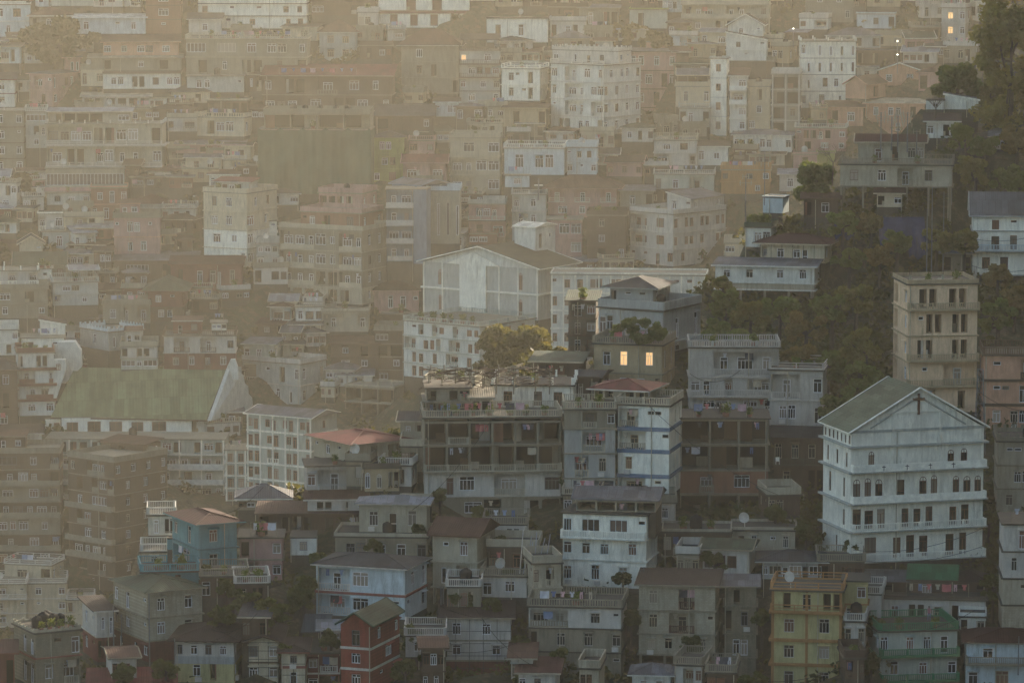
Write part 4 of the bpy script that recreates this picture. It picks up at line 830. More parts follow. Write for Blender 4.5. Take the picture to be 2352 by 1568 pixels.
B('long white framed wing with rows of brown windows beside the hazy church', F, 1262, 1620, 634, 840, 4, 'wht2', 'v.w.w.ww.ww.ww.w.v.v.v..|w.w.w.ww.w.ww.w.w.w.w.w.|w.w.w.ww.w.ww.w.w.w.w.w.|w.w.w.ww.w.ww.w.w.w.w.w.|w.w.w.ww.w.ww.w.w.w.w.w.', roof='par', ph=.3, trim='white', pil=14, wf='brick', Y=806, dep=9, ld=(.12, .3))
# lower left village in front of the church
B('white stepped house with dark red balcony bands at the left edge', F, 42, 126, 812, 955, -4, 'wht2', 'o..oo.|bbb..b|.bbbb|.W.W', roof='par', trim='dred', rcol='dred', rail='solid', Y=800, dep=9, ex='ppp', ld=(.5, .5))
B('white rendered house with a lean-to roof and two small windows', F, 92, 150, 745, 776, 0, 'white', '.q...', roof='side', rh=12, roofc='broof', Y=812, dep=7, foot=2)
B('white big-windowed block under the lean-to roofed house', F, 50, 148, 776, 814, 0, 'white', '.W...vv', roof='none', Y=808, trim='brown', dep=7)
B('white balconied house cut by the left edge', F, -30, 42, 758, 815, 0, 'wht2', '.v..W|.W.o.', roof='par', Y=810, dep=8, rcol='wht2')
B('dim brown house cut by the left edge under trees', F, -30, 42, 850, 985, 0, 'brown', 'o.w.|w.o.|.bb.', roof='hip', rh=30, roofc='slate', Y=798)
B('long shed with brown sloping roof left of the church terrace', F, -20, 96, 996, 1040, 0, 'wht2', 'o.o.w..', roof='shed', rh=22, roofc='broof', Y=783, dep=6)
B('blue grey house with a pale balustrade of pointed arches', F, 250, 330, 764, 806, -66, 'bgrey', '.i.i..i.i', roof='cren', rcol='lblue', side='.w.', Y=812, dep=10, ph=1.0)
B('white-pillared row house with a curved white end wall', F, 278, 362, 796, 848, 2, 'offw', 'o.oo.|{lgreen}ggwgg', roof='par', trim='concl', Y=806, ex='h')
B('dark red house with brown fence rails on a white terrace', F, 376, 540, 772, 848, 4, 'dred', '{offw}.bb.bb.w|.w.w.b.w.', roof='rail', rail='bar', rcol='brown', trim='offw', ex='h', Y=808)
B('narrow white watch room above the brown fenced terrace', F, 486, 520, 742, 758, 0, 'white', 'www', roof='none', Y=813, dep=4, foot=2)
B('red walled house with an olive green hip roof', F, 340, 420, 669, 738, 12, 'dred', '.w.v.|{brown}.ww.', roof='hip', rh=38, roofc='groof', Y=826, dep=12, ov=1.3)
B('long dark red house with faded shutters above the green hip roof', F, 392, 556, 608, 668, 4, 'dred', '.o..w.wi.w.', roof='shed', rh=24, roofc='rrooff', Y=842)
B('grey awning house with pale flat roof on thin posts', F, 122, 226, 650, 702, -6, 'pale', '.WW..|b..w.', roof='canr', rh=14, roofc='tinl', Y=830, rail='bar', ex='p', canc=(.4, 1.0))
B('concrete veranda house with washing and a green tin awning', F, 236, 345, 700, 742, 4, 'conc', '.W.b.bb', roof='par', Y=824, ex='l')
B('grey terraced house with a white slab roof cut by the left edge', F, -30, 88, 622, 656, 0, 'offw', 'w.b.b', roof='posts', rcol='white', trim='white', Y=836, gal='0p', ld=(.6, .2))
B('concrete house with peeling murals under the white slab roof', F, -30, 110, 664, 730, 0, 'conc', '.W.o.|.w..q', roof='par', Y=828, ex='')
B('narrow white stair tower behind the grey awning house', F, 88, 120, 618, 656, 0, 'white', '.v.', roof='none', Y=838, dep=4)
B('small cream gable house with a green lean-to roof in front', F, 45, 98, 562, 582, 0, 'cream', '..v', roof='gf', rh=20, roofc='broof', Y=850, dep=6)
B('green roofed cottage with a tiny white dormer', F, 34, 150, 610, 640, 2, 'conc', 'o.w.w', roof='gable', rh=34, roofc='groof', Y=843, dep=8)
B('brown roofed row with a white baluster fence at the left edge', F, -30, 80, 560, 600, 0, 'brown', 'o.w', roof='shed', rh=30, roofc='rust', Y=856)
B('white fronted house with a projecting slab and two wide windows', F, 88, 164, 492, 530, 2, 'offw', 'b.WW', roof='par', trim='white', Y=862, ph=.3)
B('grey two-window house beneath the projecting white slab', F, 98, 160, 533, 578, 2, 'pale', 'w.W.', roof='none', Y=858)
B('pink rendered house with an arched double window and red window surrounds', F, 262, 368, 500, 588, 4, 'pink', 's.WW.s.|..w.w..', roof='par', trim='salmon', ex='h', Y=852, rcol='conc')
B('brown hillside house with a large sheet roof and skylight', F, 262, 450, 600, 640, 6, 'brown', '.gg.oo.', roof='shed', rh=26, roofc='tin', Y=846)
B('white slant-topped house with small openings among brown roofs', F, 398, 454, 452, 478, 0, 'white', '.v.s', roof='side', rh=10, roofc='tinl', Y=872, dep=5)
B('red roofed cottage with a pale porch beside the slant-topped house', F, 300, 392, 470, 520, 4, 'pale', 'o.Wp.', roof='hip', rh=26, roofc='rrooff', Y=866)
tw = B('tall cream and white tower block with glazed rooftop room', F, 468, 568, 446, 614, 70, 'cream', '.w.W..|.W.W..|{white}.W.q.|{white}....w', roof='par', trim='cream', side='.w.w.|W.w.', Y=850, dep=12, rcol='cream')
B('', F, 492, 572, 420, 444, 20, 'pale', '.wwo.', roof='shed', rh=10, roofc='rroof', into=tw, Y=854, foot=0, ld=None, dep=6)
B('small cream block in shade right of the tall cream tower', F, 590, 640, 560, 612, 4, 'bgrey', 'www|w.w', roof='par', Y=846, dep=6)
B('white box rooms perched above the small shaded block', F, 602, 636, 508, 560, 0, 'white', '.v|s.', roof='none', Y=858, dep=5)
B('big concrete block with long solid balconies and brick top storey', F, 640, 832, 532, 700, 70, 'conc', 'bbbWqbb|bbbWwbb|bbboobb|{concl}ooo.oo.', roof='par', trim='concl', rcol='concl', rail='solid', side='.w.w.w', dep=13, gal='', Y=838, ex='p', yl=[532, 580, 622, 663, 700])
B('pink trimmed brick rooms on top of the big concrete block', F, 690, 830, 492, 530, 50, 'brick', '{pink}vw{}'.replace('{}', '') .replace('{pink}', '') + '.o..W.', roof='par', trim='pink', Y=846, dep=10, rcol='pink', foot=2)
B('pink parapet terrace house above the brick rooms', F, 732, 832, 446, 484, 34, 'pink', 'oooo.', roof='par', trim='pink', rcol='pink', Y=858, dep=9, ph=1.0)
bw = B('blue and white block with white balcony slabs and a tall blue fin', F, 888, 950, 436, 600, 2, 'blue', 'bbb|bbb|bbb|bbb', roof='none', trim='offw', rcol='offw', rail='solid', Y=846, gal='0s 1s 2s', dep=7)
B('', F, 950, 980, 436, 606, 10, 'blue', '.', roof='none', into=bw, Y=843, dep=5, ld=None)
B('', F, 980, 1056, 440, 560, 4, 'concl', 'i.i.i.i', roof='par', into=bw, Y=852, dep=8, ld=None, rcol='lblue')
B('', F, 900, 968, 428, 434, 60, 'blue', '.', roof='gable', rh=18, roofc='tin', into=bw, Y=850, dep=8, ld=None, foot=0)
B('green house with white windows beside the netted building', F, 857, 928, 318, 424, 2, 'olive', '.WW..|.ww.|w.W.', roof='hip', rh=20, roofc='slate', trim='olive', Y=878, rcol='olive', rail='bar')
B('pink columned house with a red band roof and white pointed finial', F, 926, 1024, 376, 420, 4, 'pink', 'bb.bb', roof='gable', rh=24, roofc='rroof', trim='pink', Y=870, rcol='pink')
B('concrete block with pillared terraces right of the white finial', F, 1034, 1148, 318, 446, 6, 'concl', '.W.W|bbWW|bb.W', roof='par', ex='p', trim='concl', Y=872, rcol='concl')
B('pale red house with green balconies below the pillared terraces', F, 1076, 1160, 470, 545, 4, 'pink', '.WWb.|.W.bb', roof='par', trim='rrooff', Y=858, gal='0p', rcol='pale')
B('cream stairwell house with a tall white cross on its roof', F, 1176, 1254, 448, 560, 2, 'pale', 'b.w.|bbw.|.o.w', roof='bar', trim='offw', Y=860, rcol='offw')
B('blue painted house with white louvred windows and a busy terrace', F, 1158, 1296, 342, 402, 6, 'lblue', '.W.WW.', roof='bar', trim='lblue', Y=868, ex='pp', rcol='wht2')
B('pale blue wing with narrow windows right of the blue painted house', F, 1302, 1370, 340, 402, 4, 'lblue', 's.w.w.|w.s.w', roof='par', Y=870, ex='t')
B('blue lower storey projecting from under the blue painted house', F, 1160, 1216, 404, 430, 0, 'lblue', '.W.', roof='none', Y=866)
B('pink house with a broad brown hip roof and railed upper porch', F, 1258, 1416, 434, 500, 6, 'pink', 'bb.bb.bb|.W.w..w', roof='hip', rh=34, roofc='rust', trim='pink', rcol='offw', rail='post2', Y=862, ov=1.2)
B('faded pink block with paired tall windows under the pink porch house', F, 1256, 1336, 506, 590, 2, 'pink', '.WW|..W', roof='none', Y=853, ex='')
B('plain brown house with white casements left of the cream school block', F, 1348, 1438, 496, 600, 4, 'brown', '.w..|.w..|.o.w', roof='par', Y=850, ex='pp')
crm = B('cream school-like block with two rows of slim side windows', F, 1446, 1546, 494, 612, 122, 'offw', 'bb.W.|bb.W.|v.v.d.W', roof='par', side='w.ww.ww.ww|w.ww.w..wg|.w..w..w', dep=16, Y=846, wf='brick', rcol='offw', yl=[494, 536, 575, 612])
B('', F, 1532, 1586, 458, 486, 78, 'offw', '.p..v', roof='side', rh=14, roofc='tin', into=crm, Y=852, foot=.5, ld=None, dep=12)
B('orange painted house behind the aerial masts', F, 1656, 1768, 392, 446, 2, 'orange', 'w..w.w|....w.', roof='par', Y=866, rcol='orange', trim='orange')
B('green walled yard house with red washing on its balcony', F, 1502, 1640, 402, 446, 2, 'lgreen', 'w.w.bb.', roof='bar', Y=869, ex='l', rcol='offw', trim='lgreen')
B('low concrete annex under trees right of the pink porch house', F, 1424, 1500, 440, 482, 2, 'conc', '.w.o', roof='shed', rh=14, roofc='tin', Y=862)
B('cream two-window house with a glassed red lower floor', F, 1502, 1600, 324, 380, 2, 'offw', '.W.W.|bb..b', roof='rail', rail='bar', trim='offw', Y=876, rcol='concl', ex='p')
B('whitewashed lean-to house right of the cream two-window house', F, 1602, 1672, 338, 380, 2, 'wht2', 'w.q.', roof='shed', rh=18, roofc='broof', Y=877)
B('white block with strip windows above the orange painted house', F, 1684, 1818, 312, 350, 4, 'wht2', 'www.ww..w', roof='hip', rh=16, roofc='tin', Y=880)
B('brown and white striped house front above the green trees', F, 1428, 1500, 296, 326, 2, 'offw', '.w.o.w', roof='hip', rh=16, roofc='groof', Y=884)
B('cream balcony house with two arched windows', F, 1552, 1630, 200, 246, 0, 'cream', '.w..w', roof='canr', rh=20, roofc='tin', Y=896, rcol='cream', trim='cream', gal='', rail='solid')
B('grey lower wing of the arched window house with shaded bays', F, 1560, 1630, 250, 292, 0, 'pale', 'ow.o', roof='bar', Y=890, rcol='pale')
twr = B('slim white stair tower with four square brown windows', F, 1630, 1668, 136, 312, 6, 'white', '.q.|.q.|.q.|.q.', roof='par', Y=893, dep=4, wf='brick', ph=.3, trim='pale', ld=(.05, .12))
B('white balconied house front pressed against the slim stair tower', F, 1676, 1714, 176, 306, 4, 'wht2', '.W|bb|.W|.w', roof='shed', rh=26, roofc='rust', Y=892, gal='0s 1s', rcol='wht2')
B('yellow panelled house with concrete posts right of the stair tower', F, 1718, 1768, 200, 304, 2, 'cream', '.o.|.w.|W..', roof='par', Y=894)
B('concrete pillared block with paired curtained openings', F, 1772, 1836, 172, 312, 4, 'conc', 'oo|oo|ow|o.', roof='par', trim='offw', pil=3, Y=890)
B('white fin-walled hall curving along the lane with dark window slots', F, 1838, 1964, 96, 248, -4, 'white', 'W..i.i.i.i|.i.i.i.i.i|.i..w.w..w|w..W..i..', roof='posts', rcol='wht2', ph=.7, trim='conc', Y=900, dep=8, ld=(.05, .14))
B('orange gable house with twin white windows', F, 2018, 2114, 164, 198, 2, 'salmon', '.W..W.', roof='gf', rh=18, roofc='tin', Y=906, fcol='wht2', dep=7)
B('small white wing between the fin-walled hall and the orange gable', F, 1968, 2014, 156, 190, 2, 'wht2', '.w.', roof='shed', rh=10, roofc='tin', Y=908)
B('pink gabled cottage under a russet roof below the orange gable', F, 1942, 1990, 196, 228, 44, 'salmon', '...', roof='gf', rh=20, roofc='rust', Y=897, dep=9, side='.o.')
B('pink walled house with a red shed roof and open porch', F, 1890, 1982, 248, 290, 2, 'salmon', '.o.W.', roof='shed', rh=26, roofc='rust', Y=892)
B('salmon two-storey house with a long pale balcony', F, 1826, 1942, 296, 348, 6, 'pink', 'voobo.w|.o.W.w', roof='bar', rcol='offw', trim='pink', Y=885)
B('cream and salmon cluster of houses behind the forked aerials', F, 1986, 2122, 240, 312, 2, 'salmon', '.w.ww.o.|.o..w..w', roof='shed', rh=20, roofc='cream', Y=894, kind='plaster')
B('pale pink flat house beside the lime green wall', F, 1822, 1876, 356, 392, 2, 'pink', '.o.', roof='par', Y=878, ph=.4, trim='pink')
B('lime green walled yard behind the bare tree', F, 1876, 1916, 352, 382, 2, 'olive', '...', roof='par', Y=880, ph=.3, trim='olive')
B('cream house with a red upper band under the dish aerials', F, 1790, 1856, 402, 440, 0, 'offw', '.W.w', roof='shed', rh=14, roofc='tinl', Y=868)
B('pale row of rooms with curved yellow wall in the gap below the masts', F, 1664, 1712, 560, 612, 0, 'cream', 'W.|.w', roof='par', Y=840)
# upper middle
wtw = B('white slim block with open balconies under a terrace canopy', F, 1152, 1240, 160, 232, 20, 'white', '.wv.o.|.w.vo.', roof='post2', rcol='white', trim='white', Y=895, wf='lilac')
big = B('large pale grey block with a set-back top floor and railed terrace', F, 1264, 1386, 152, 310, 86, 'wht2', 'W.bb.W.w|w.bbb.WW|v.bbb.bb|.oo.ww.o', roof='post2', rcol='offw', trim='offw', side='.w.ww.w|w.w.w.w', Y=884, dep=13, rail='bar')
B('', F, 1268, 1420, 120, 150, 30, 'offw', 'q..i.d.w..', roof='cren', into=big, Y=890, foot=0, ld=None, dep=6)
B('dark grey house with a long railed gallery and one glowing lamp window', F, 1056, 1148, 118, 240, 2, 'bgrey', 'l..W.|.WwwW|w..W.W|.W..w', roof='canr', rh=18, roofc='broof', rcol='concd', trim='concd', rail='bar', gal='0b 1b', Y=900)
B('small white fronted cottage beneath the long railed gallery', F, 1000, 1054, 236, 268, 0, 'lblue', 's.WW', roof='shed', rh=12, roofc='broof', Y=892)
B('tawny house with dark openings under the slim white block', F, 1156, 1254, 250, 292, 8, 'sand', '.o..o', roof='shed', rh=14, roofc='rust', Y=886)
B('plain white warehouse wall with three small windows and a dark roof line', F, 1118, 1258, 44, 98, 2, 'white', '.w..w...', roof='par', Y=914, trim='brown', ph=.2)
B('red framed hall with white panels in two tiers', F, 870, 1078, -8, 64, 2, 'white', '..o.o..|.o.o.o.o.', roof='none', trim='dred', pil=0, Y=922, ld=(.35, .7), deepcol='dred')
B('brown grey house with a red hip roof and one long white window', F, 922, 1054, 106, 216, 6, 'conc', '..g.....|..w.o...|.......o', roof='hip', rh=42, roofc='rrooff', Y=905, ov=1.0, fcol='offw')
B('square concrete house with four yellowish windows under a brown roof', F, 734, 820, 76, 140, 4, 'pale', '.W.W.|.W.W.', roof='hip', rh=34, roofc='rust', Y=912, wf='sand')
B('brown shed with a white triangular gable frame', F, 826, 900, 106, 136, 2, 'brown', '.o.ww', roof='par', Y=908)
B('long sagging balcony house under a pink tin roof', F, 604, 900, 176, 262, 8, 'brown', 'w.oo.bb.W.w.|bbb.W.ooW.w', roof='shed', rh=34, roofc='rroof', trim='conc', Y=893, rcol='conc', ex='l')
net = B('tall building wrapped in green construction netting', F, 592, 852, 300, 446, 10, 'net', '...|...', roof='none', kind='net', Y=870, dep=10, ld=None, foot=9, side='.', grid=3.2)
def netting():
    m = MB(); n, k = 90, 10; W = net['w']; X0 = net['X0']; f, H = net['foot'], net['H']; r = random.Random(2)
    def pt(i, j):
        u = i / n; top = f + H + .5 - .9 * abs(math.sin(u * 5 * math.pi)); z = top + (f - top) * j / k
        return Vector((X0 + W * u, -.45 + .22 * math.sin(u * 75) * (.4 + .6 * j / k) + .12 * math.sin(u * 23 + j), z))
    for i in range(n):
        for j in range(k): m.quad(pt(i, j + 1), pt(i + 1, j + 1), pt(i + 1, j), pt(i, j))
    link('netting', m.mesh('netting', [mat('net', 'net')], True), net['root'])
netting()
B('', F, 606, 850, 262, 300, 8, 'conc', 'XXXX', roof='par', into=net, Y=872, dep=9, foot=0, ld=(.4, .3), ex='ttttt', deepcol='dark', rail='none')
B('dark slate roofed barn behind the netted building', F, 862, 996, 268, 300, 2, 'brown', 'o..w', roof='shed', rh=34, roofc='slate', Y=884)
B('long concrete block with strip windows and a busy roof garden', F, 428, 706, 92, 172, 8, 'conc', 'gg.gg.W.WW.w|.o.w.oo.w.o', roof='rail', rail='bar', trim='concl', Y=902, ex='ppppl', rcol='concl')
B('whitewashed house wing under the long strip-windowed block', F, 430, 560, 176, 212, 2, 'pale', '.ww...v', roof='none', Y=898, trim='wht2')
B('large plain white block with small red windows at the top edge', F, 456, 704, -20, 66, 8, 'white', '.w.w..ww|w.v.v.ww|v.v.w..ww', roof='none', trim='brown', Y=920, wf='brick', ld=(.4, .15))
B('grey roofed cottage with a tiny window below the plain white block', F, 434, 508, 46, 80, 2, 'offw', '.w.', roof='shed', rh=24, roofc='slate', Y=912)
B('brown brick house with big white grilles left of the plain white block', F, 336, 416, -20, 78, 4, 'brick', '.W.|.W.|.v.', roof='par', Y=916, trim='brown')
B('long white shed wall with a red roof strip behind the dark tree', F, 172, 334, 42, 78, 4, 'lblue', 'ww...v.w.', roof='shed', rh=12, roofc='wht2', Y=914)
B('brown sheet-roofed house with a white fascia board', F, 68, 164, 38, 66, 2, 'conc', 'o.W.o', roof='hip', rh=24, roofc='rust', Y=916, fcol='white')
B('pale blue two-storey house at the top left edge', F, -30, 70, 12, 86, 2, 'lblue', '.W.W.|..w..', roof='par', Y=918, trim='wht2', ph=.3)
B('pale green flat house cut by the top edge', F, 118, 226, -20, 14, 2, 'lgreen', '....', roof='none', Y=924)
B('pink framed row house with three wide grille windows', F, 238, 410, 98, 128, 2, 'salmon', 'W.w.WW.W.', roof='shed', rh=26, roofc='rust', Y=906, trim='salmon')
B('grey concrete house with curved awnings over a brown porch', F, 206, 416, 134, 162, 2, 'conc', '.o..w.o.', roof='shed', rh=14, roofc='concl', Y=902)
B('white windowed house fronts under a brown flat roof', F, 238, 414, 170, 204, 2, 'wht2', '.wW.oo.W.WW', roof='par', Y=898, trim='brown', ph=.3)
B('low pale terrace with pillars and plants', F, 190, 345, 222, 246, 2, 'offw', 'oooooo', roof='shed', rh=14, roofc='concl', Y=893)
B('pinkish corner house with tall slatted side windows', F, 68, 120, 172, 246, 66, 'pink', '.bb.v|{}..w.'.replace('{}', ''), roof='hip', rh=14, roofc='tin', side='i.ww.|w.ww', Y=896, dep=11)
B('pink attic room above the pinkish corner house', F, 148, 184, 134, 168, 2, 'pink', '.ii', roof='shed', rh=12, roofc='tin', Y=905)
B('white casement house with brown roof at the left edge', F, -30, 34, 184, 246, 6, 'wht2', '.W.|.W.', roof='shed', rh=24, roofc='slate', Y=894, trim='dred')
B('tall ochre block with grilled windows at the left edge', F, -30, 56, 256, 400, 6, 'conc', '.w.w|.W.s|.W.w|.w.w', roof='none', Y=880, trim='brown')
B('open stair and gallery house between the ochre block and the balcony block', F, 60, 108, 258, 340, 2, 'pale', 'gg|.ob|.w.', roof='bar', Y=882, rcol='offw')
bal = B('wide concrete block with sweeping open balconies and a slim canopy', F, 108, 372, 286, 384, 10, 'concl', 'bbbbooWW.o|bboo.bWbbb.W', roof='posts', rcol='offw', trim='offw', gal='0p 1p', rail='post2', Y=876, ld=(.7, .25), ph=.7)
B('', F, 112, 300, 258, 284, 4, 'concl', 'XXXX.W', roof='shed', rh=14, roofc='tinl', into=bal, Y=880, foot=0, ld=None, dep=6, rail='none')
B('concrete lower storeys with a long grille window strip', F, 106, 286, 388, 440, 2, 'concl', 'gggggggg', roof='none', Y=872, trim='pink', gal='0s', rcol='pink')
B('pale wing with two windows and a tall gridded stair window', F, 108, 206, 444, 470, 2, 'pale', '.W.W.g', roof='none', Y=868)
B('worn brick house with tall framed windows', F, 210, 292, 432, 506, 2, 'brick', '.w.p.w|w.p.w.', roof='par', Y=864, trim='salmon', ph=.3)
B('pinkish low house with a pale notched terrace wall', F, 334, 448, 388, 400, 2, 'pink', 'o.o', roof='cren', Y=878, rcol='pink', ph=.8)
B('yellow trimmed house with a veranda and pale yellow wall panels', F, 452, 560, 272, 314, 30, 'cream', '.oWW.', roof='rail', rail='bal', trim='cream', Y=886, rcol='cream', ex='l')
B('brown back room under a yellow edged flat roof', F, 476, 570, 232, 262, 10, 'brown', 'o.ooo', roof='par', ph=.25, trim='cream', Y=892, rcol='cream')
B('pale low house with a brown tin roof under the yellow trimmed house', F, 404, 560, 334, 352, 4, 'pink', '..o...', roof='shed', rh=18, roofc='tin', Y=880)
B('dim concrete tenement with shaded pink balconies behind the large pale block', F, 1410, 1552, 120, 290, 2, 'pink', 'w.ww.w.w|W.o.W.ow|.W.w.o.w|w.W.w..o', roof='shed', rh=16, roofc='tin', Y=905, trim='brown')
B('salmon walled shed beside the notched roof terrace', F, 1484, 1536, 98, 118, 0, 'salmon', '...', roof='none', Y=912, dep=5, ld=None)
B('grey houses with a white garage and parked clutter at the top middle', F, 1264, 1345, 50, 96, 4, 'offw', 'o.wo.', roof='par', Y=914, ex='tp')
B('hazy concrete house with a pale side post at the top middle', F, 1330, 1420, 20, 70, 4, 'conc', '.w.oo', roof='shed', rh=16, roofc='tin', Y=918)
B('greenish flat house with a bright roof edge at the top', F, 1446, 1532, 24, 66, 4, 'lgreen', '.o...', roof='par', Y=918, trim='olive', ph=.3)
B('small cottage with a white eave below the greenish flat house', F, 1534, 1584, 54, 84, 2, 'brown', 'w.w', roof='hip', rh=16, roofc='slate', Y=914)
B('wide balconied apartment building along the top edge', F, 1566, 1766, -20, 76, 4, 'concl', 'w.ww.wW.|bbb.bb.w|.w.oo.w.', roof='none', trim='concl', Y=916, gal='0s 1s', rcol='concl')
B('white gabled dormer house with a brown roof near the top edge', F, 1672, 1752, 60, 84, 6, 'wht2', '.w.s', roof='gf', rh=26, roofc='broof', Y=908, fcol='wht2', dep=9)
B('angular white house with a stepped roof above the stair tower', F, 1668, 1760, 92, 140, 4, 'wht2', '.w..v|..v..', roof='side', rh=18, roofc='broof', Y=903)
B('grey hip-roofed house with open bays at the upper right', F, 1900, 2022, 84, 110, 4, 'pale', 'o.oo.o', roof='hip', rh=22, roofc='tin', Y=914)
B('blue grey flat house above the upper right roof', F, 1968, 2056, 34, 66, 4, 'lblue', '..w.o', roof='par', Y=920, ph=.3)
B('low brown house with a pale vertical sign by the fin-walled hall', F, 1968, 2070, 118, 150, 2, 'brown', 'o.o..o', roof='shed', rh=14, roofc='tin', Y=911)
B('pale tower house with two glowing windows near the big tree', F, 2162, 2216, 20, 122, 16, 'offw', '.l.w|.l.w|.w..', roof='par', Y=916, dep=8, side='.w.')
B('brown concrete house cut by the top edge beside the lane', F, 1850, 1960, -20, 52, 2, 'conc', '.w.w.|w..w', roof='none', Y=923)
B('hazy brown tenement at the top edge left of the red framed hall', F, 716, 862, -20, 36, 2, 'brown', '.w.o.w|W..o.', roof='none', Y=924)
B('salmon sheds and red roofs in the haze left of the big tree', F, 2110, 2200, 168, 210, 2, 'pink', 'o..o', roof='hip', rh=22, roofc='rust', Y=902)

# ------------------------------------------------------------------ small houses wedged into the gaps
SILX = [-300, 0, 250, 400, 560, 700, 960, 1300, 1400, 1600, 1700, 1900, 2120, 2250, 2352]; SILY = [1480, 1440, 1340, 1170, 1110, 990, 830, 690, 640, 640, 450, 330, 230, 180, 0]
def filler():
    r = random.Random(11); G_ = 6; nx, ny = 2500 // G_, 1640 // G_; occ = np.zeros((ny, nx), bool)
    def mark(x0, x1, y0, y1): occ[max(0, int(y0 / G_)):max(0, int(y1 / G_)), max(0, int((x0 + 40) / G_)):max(0, int((x1 + 40) / G_))] = True
    for b in BOX: mark(*b[:4])
    cn = dict(brown='brown', concd='sooty dark grey', conc='cement grey', concl='light grey', pale='pale grey green', offw='off-white', cream='cream', pink='dull pink', brick='bare brick', dred='dark red', wht2='white', lgreen='pale green', salmon='salmon', lblue='pale blue', sand='sandy', olive='olive green', bgrey='blue grey')
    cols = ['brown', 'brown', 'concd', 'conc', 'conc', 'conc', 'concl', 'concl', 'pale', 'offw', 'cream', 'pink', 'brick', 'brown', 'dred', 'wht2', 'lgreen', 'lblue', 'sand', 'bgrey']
    rc0 = [('rust', 'rusty'), ('tin', 'grey tin'), ('broof', 'dark brown'), ('rrooff', 'maroon'), ('slate', 'slate grey'), ('tinl', 'pale tin'), ('groof', 'dull green')]
    pats = ['.w.W', 'W.w', 'bbW', '.w.o', 'w.w.', 'bb.w', 'p.W', 'o.W', 'wWw', '.bb', 'WW.', 'w.bb']
    used = set(); n = 0
    def place(zone, x, y, w_, h_, rel, nb):
        nonlocal n
        for _ in range(14):
            c = r.choice(cols if zone == 'f' else ['brown', 'conc', 'conc', 'conc', 'concd', 'brick', 'concl', 'concl', 'conc', 'pale', 'offw']); rk, rn = r.choice(rc0 if zone == 'f' else [q_ for q_ in rc0 if q_[0] not in ('tinl', 'tin')]); k = r.random() ** (1 if zone == 'f' else .45); st = max(1, int(round(h_ / (38 if zone == 'f' else 56))))
            sz = ['tiny', 'small', 'narrow'][min(2, int(r.random() * 3))] if w_ < 60 else r.choice(['low', 'wide', 'plain'])
            if k < .3: rf, tx = 'shed', '%s lean-to roof' % rn
            elif k < .5: rf, tx = 'hip', '%s hip roof' % rn
            elif k < .62: rf, tx = 'gable', '%s ridge roof' % rn
            elif k < .85: rf, tx = 'par', 'flat parapet roof'
            else: rf, tx = 'bar', 'railed flat roof'
            kn = {1: 'hut' if w_ < 52 else 'cottage', 2: 'house'}.get(st, 'tenement')
            lb = '%s %s %s, %s, %s the %s' % (sz, cn[c], kn, tx, rel, nb)
            sh = '%s %s %s %s the %s' % (sz, cn[c], kn, rel, nb)
            if lb not in used and sh not in HEADS and len(lb.split()) <= 16 and len(sh.split()) <= 9: break
        else: return
        used.add(lb); s_ = r.choice([-1, 1, 1]) * r.choice([2, 4, 8, 14, 22]); fl = '|'.join(r.choice(pats) + (r.choice(['.', 'w', 'o.']) if w_ > 70 else '') for _ in range(st))
        ex = r.choice(['', '', 't', 'p', 'l', 'pp', 'd']) if rf in ('par', 'bar') else ''
        B(lb, zone, x + max(-s_, 0) * .5, x + w_ - max(s_, 0) * .5, y - h_, y, s_, c, fl, roof=rf, roofc=rk, rh=r.uniform(10, 22) * (1 if zone == 'f' else 1.3), trim=r.choice([None, 'conc', 'offw', 'concl']), wf=r.choice(['frame', 'frame', 'concl', 'brick', 'bframe']), rail=r.choice(['bal', 'bar', 'solid', 'post2']), dep=6.5, ex=ex, ld=r.choice([None, (.3, .18), (.2, .14)]), short=sh, pil=0, name=kn, cat=kn)
        n += 1
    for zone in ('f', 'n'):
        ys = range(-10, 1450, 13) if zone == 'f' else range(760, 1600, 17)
        for y in ys:
            x = -30 + r.uniform(0, 20)
            while x < 2340:
                sil = float(np.interp(x, SILX, SILY)); w_ = r.uniform(38, 96) * (1 if zone == 'f' else 1.3); h_ = r.choice([24, 30, 38, 62] if zone == 'f' else [46, 56, 62, 104, 110])
                if zone == 'f' and (y > sil - 5 or y > float(np.interp(x + w_, SILX, SILY)) - 5): x += 25; continue
                if zone == 'n' and (y - h_ < sil + 60 or (x > 1540 and y < 960) or (x > 1800 and y < 1000) or (1120 < x < 1270 and 1190 < y < 1400) or (540 < x < 720 and 1320 < y < 1460)): x += 25; continue
                j0, j1 = int((y - h_) / G_), int(y / G_); i0, i1 = int((x + 40) / G_), int((x + w_ + 40) / G_)
                cell = occ[max(0, j0):max(1, j1), i0:i1]
                if cell.size and cell.mean() < .30:
                    best = None
                    for b in BOX:
                        if b[4] != zone or len(b[5].split()) > 9 or b[5] in used or ' the ' in b[5]: continue
                        cxb, cyb = (b[0] + b[1]) / 2, (b[2] + b[3]) / 2; dx, dy = x + w_/2 - cxb, y - h_/2 - cyb; ds = dx*dx + dy*dy * 1.5
                        if best is None or ds < best[0]: best = (ds, dx, dy, b[5])
                    rel = ('right of' if best[1] > 0 else 'left of') if abs(best[1]) > abs(best[2]) else ('below' if best[2] > 0 else 'above')
                    place(zone, x, y, w_, h_, rel, best[3]); mark(x, x + w_, y - h_ - 10, y); x += w_
                else: x += 12
    print('FILL', n)
filler()

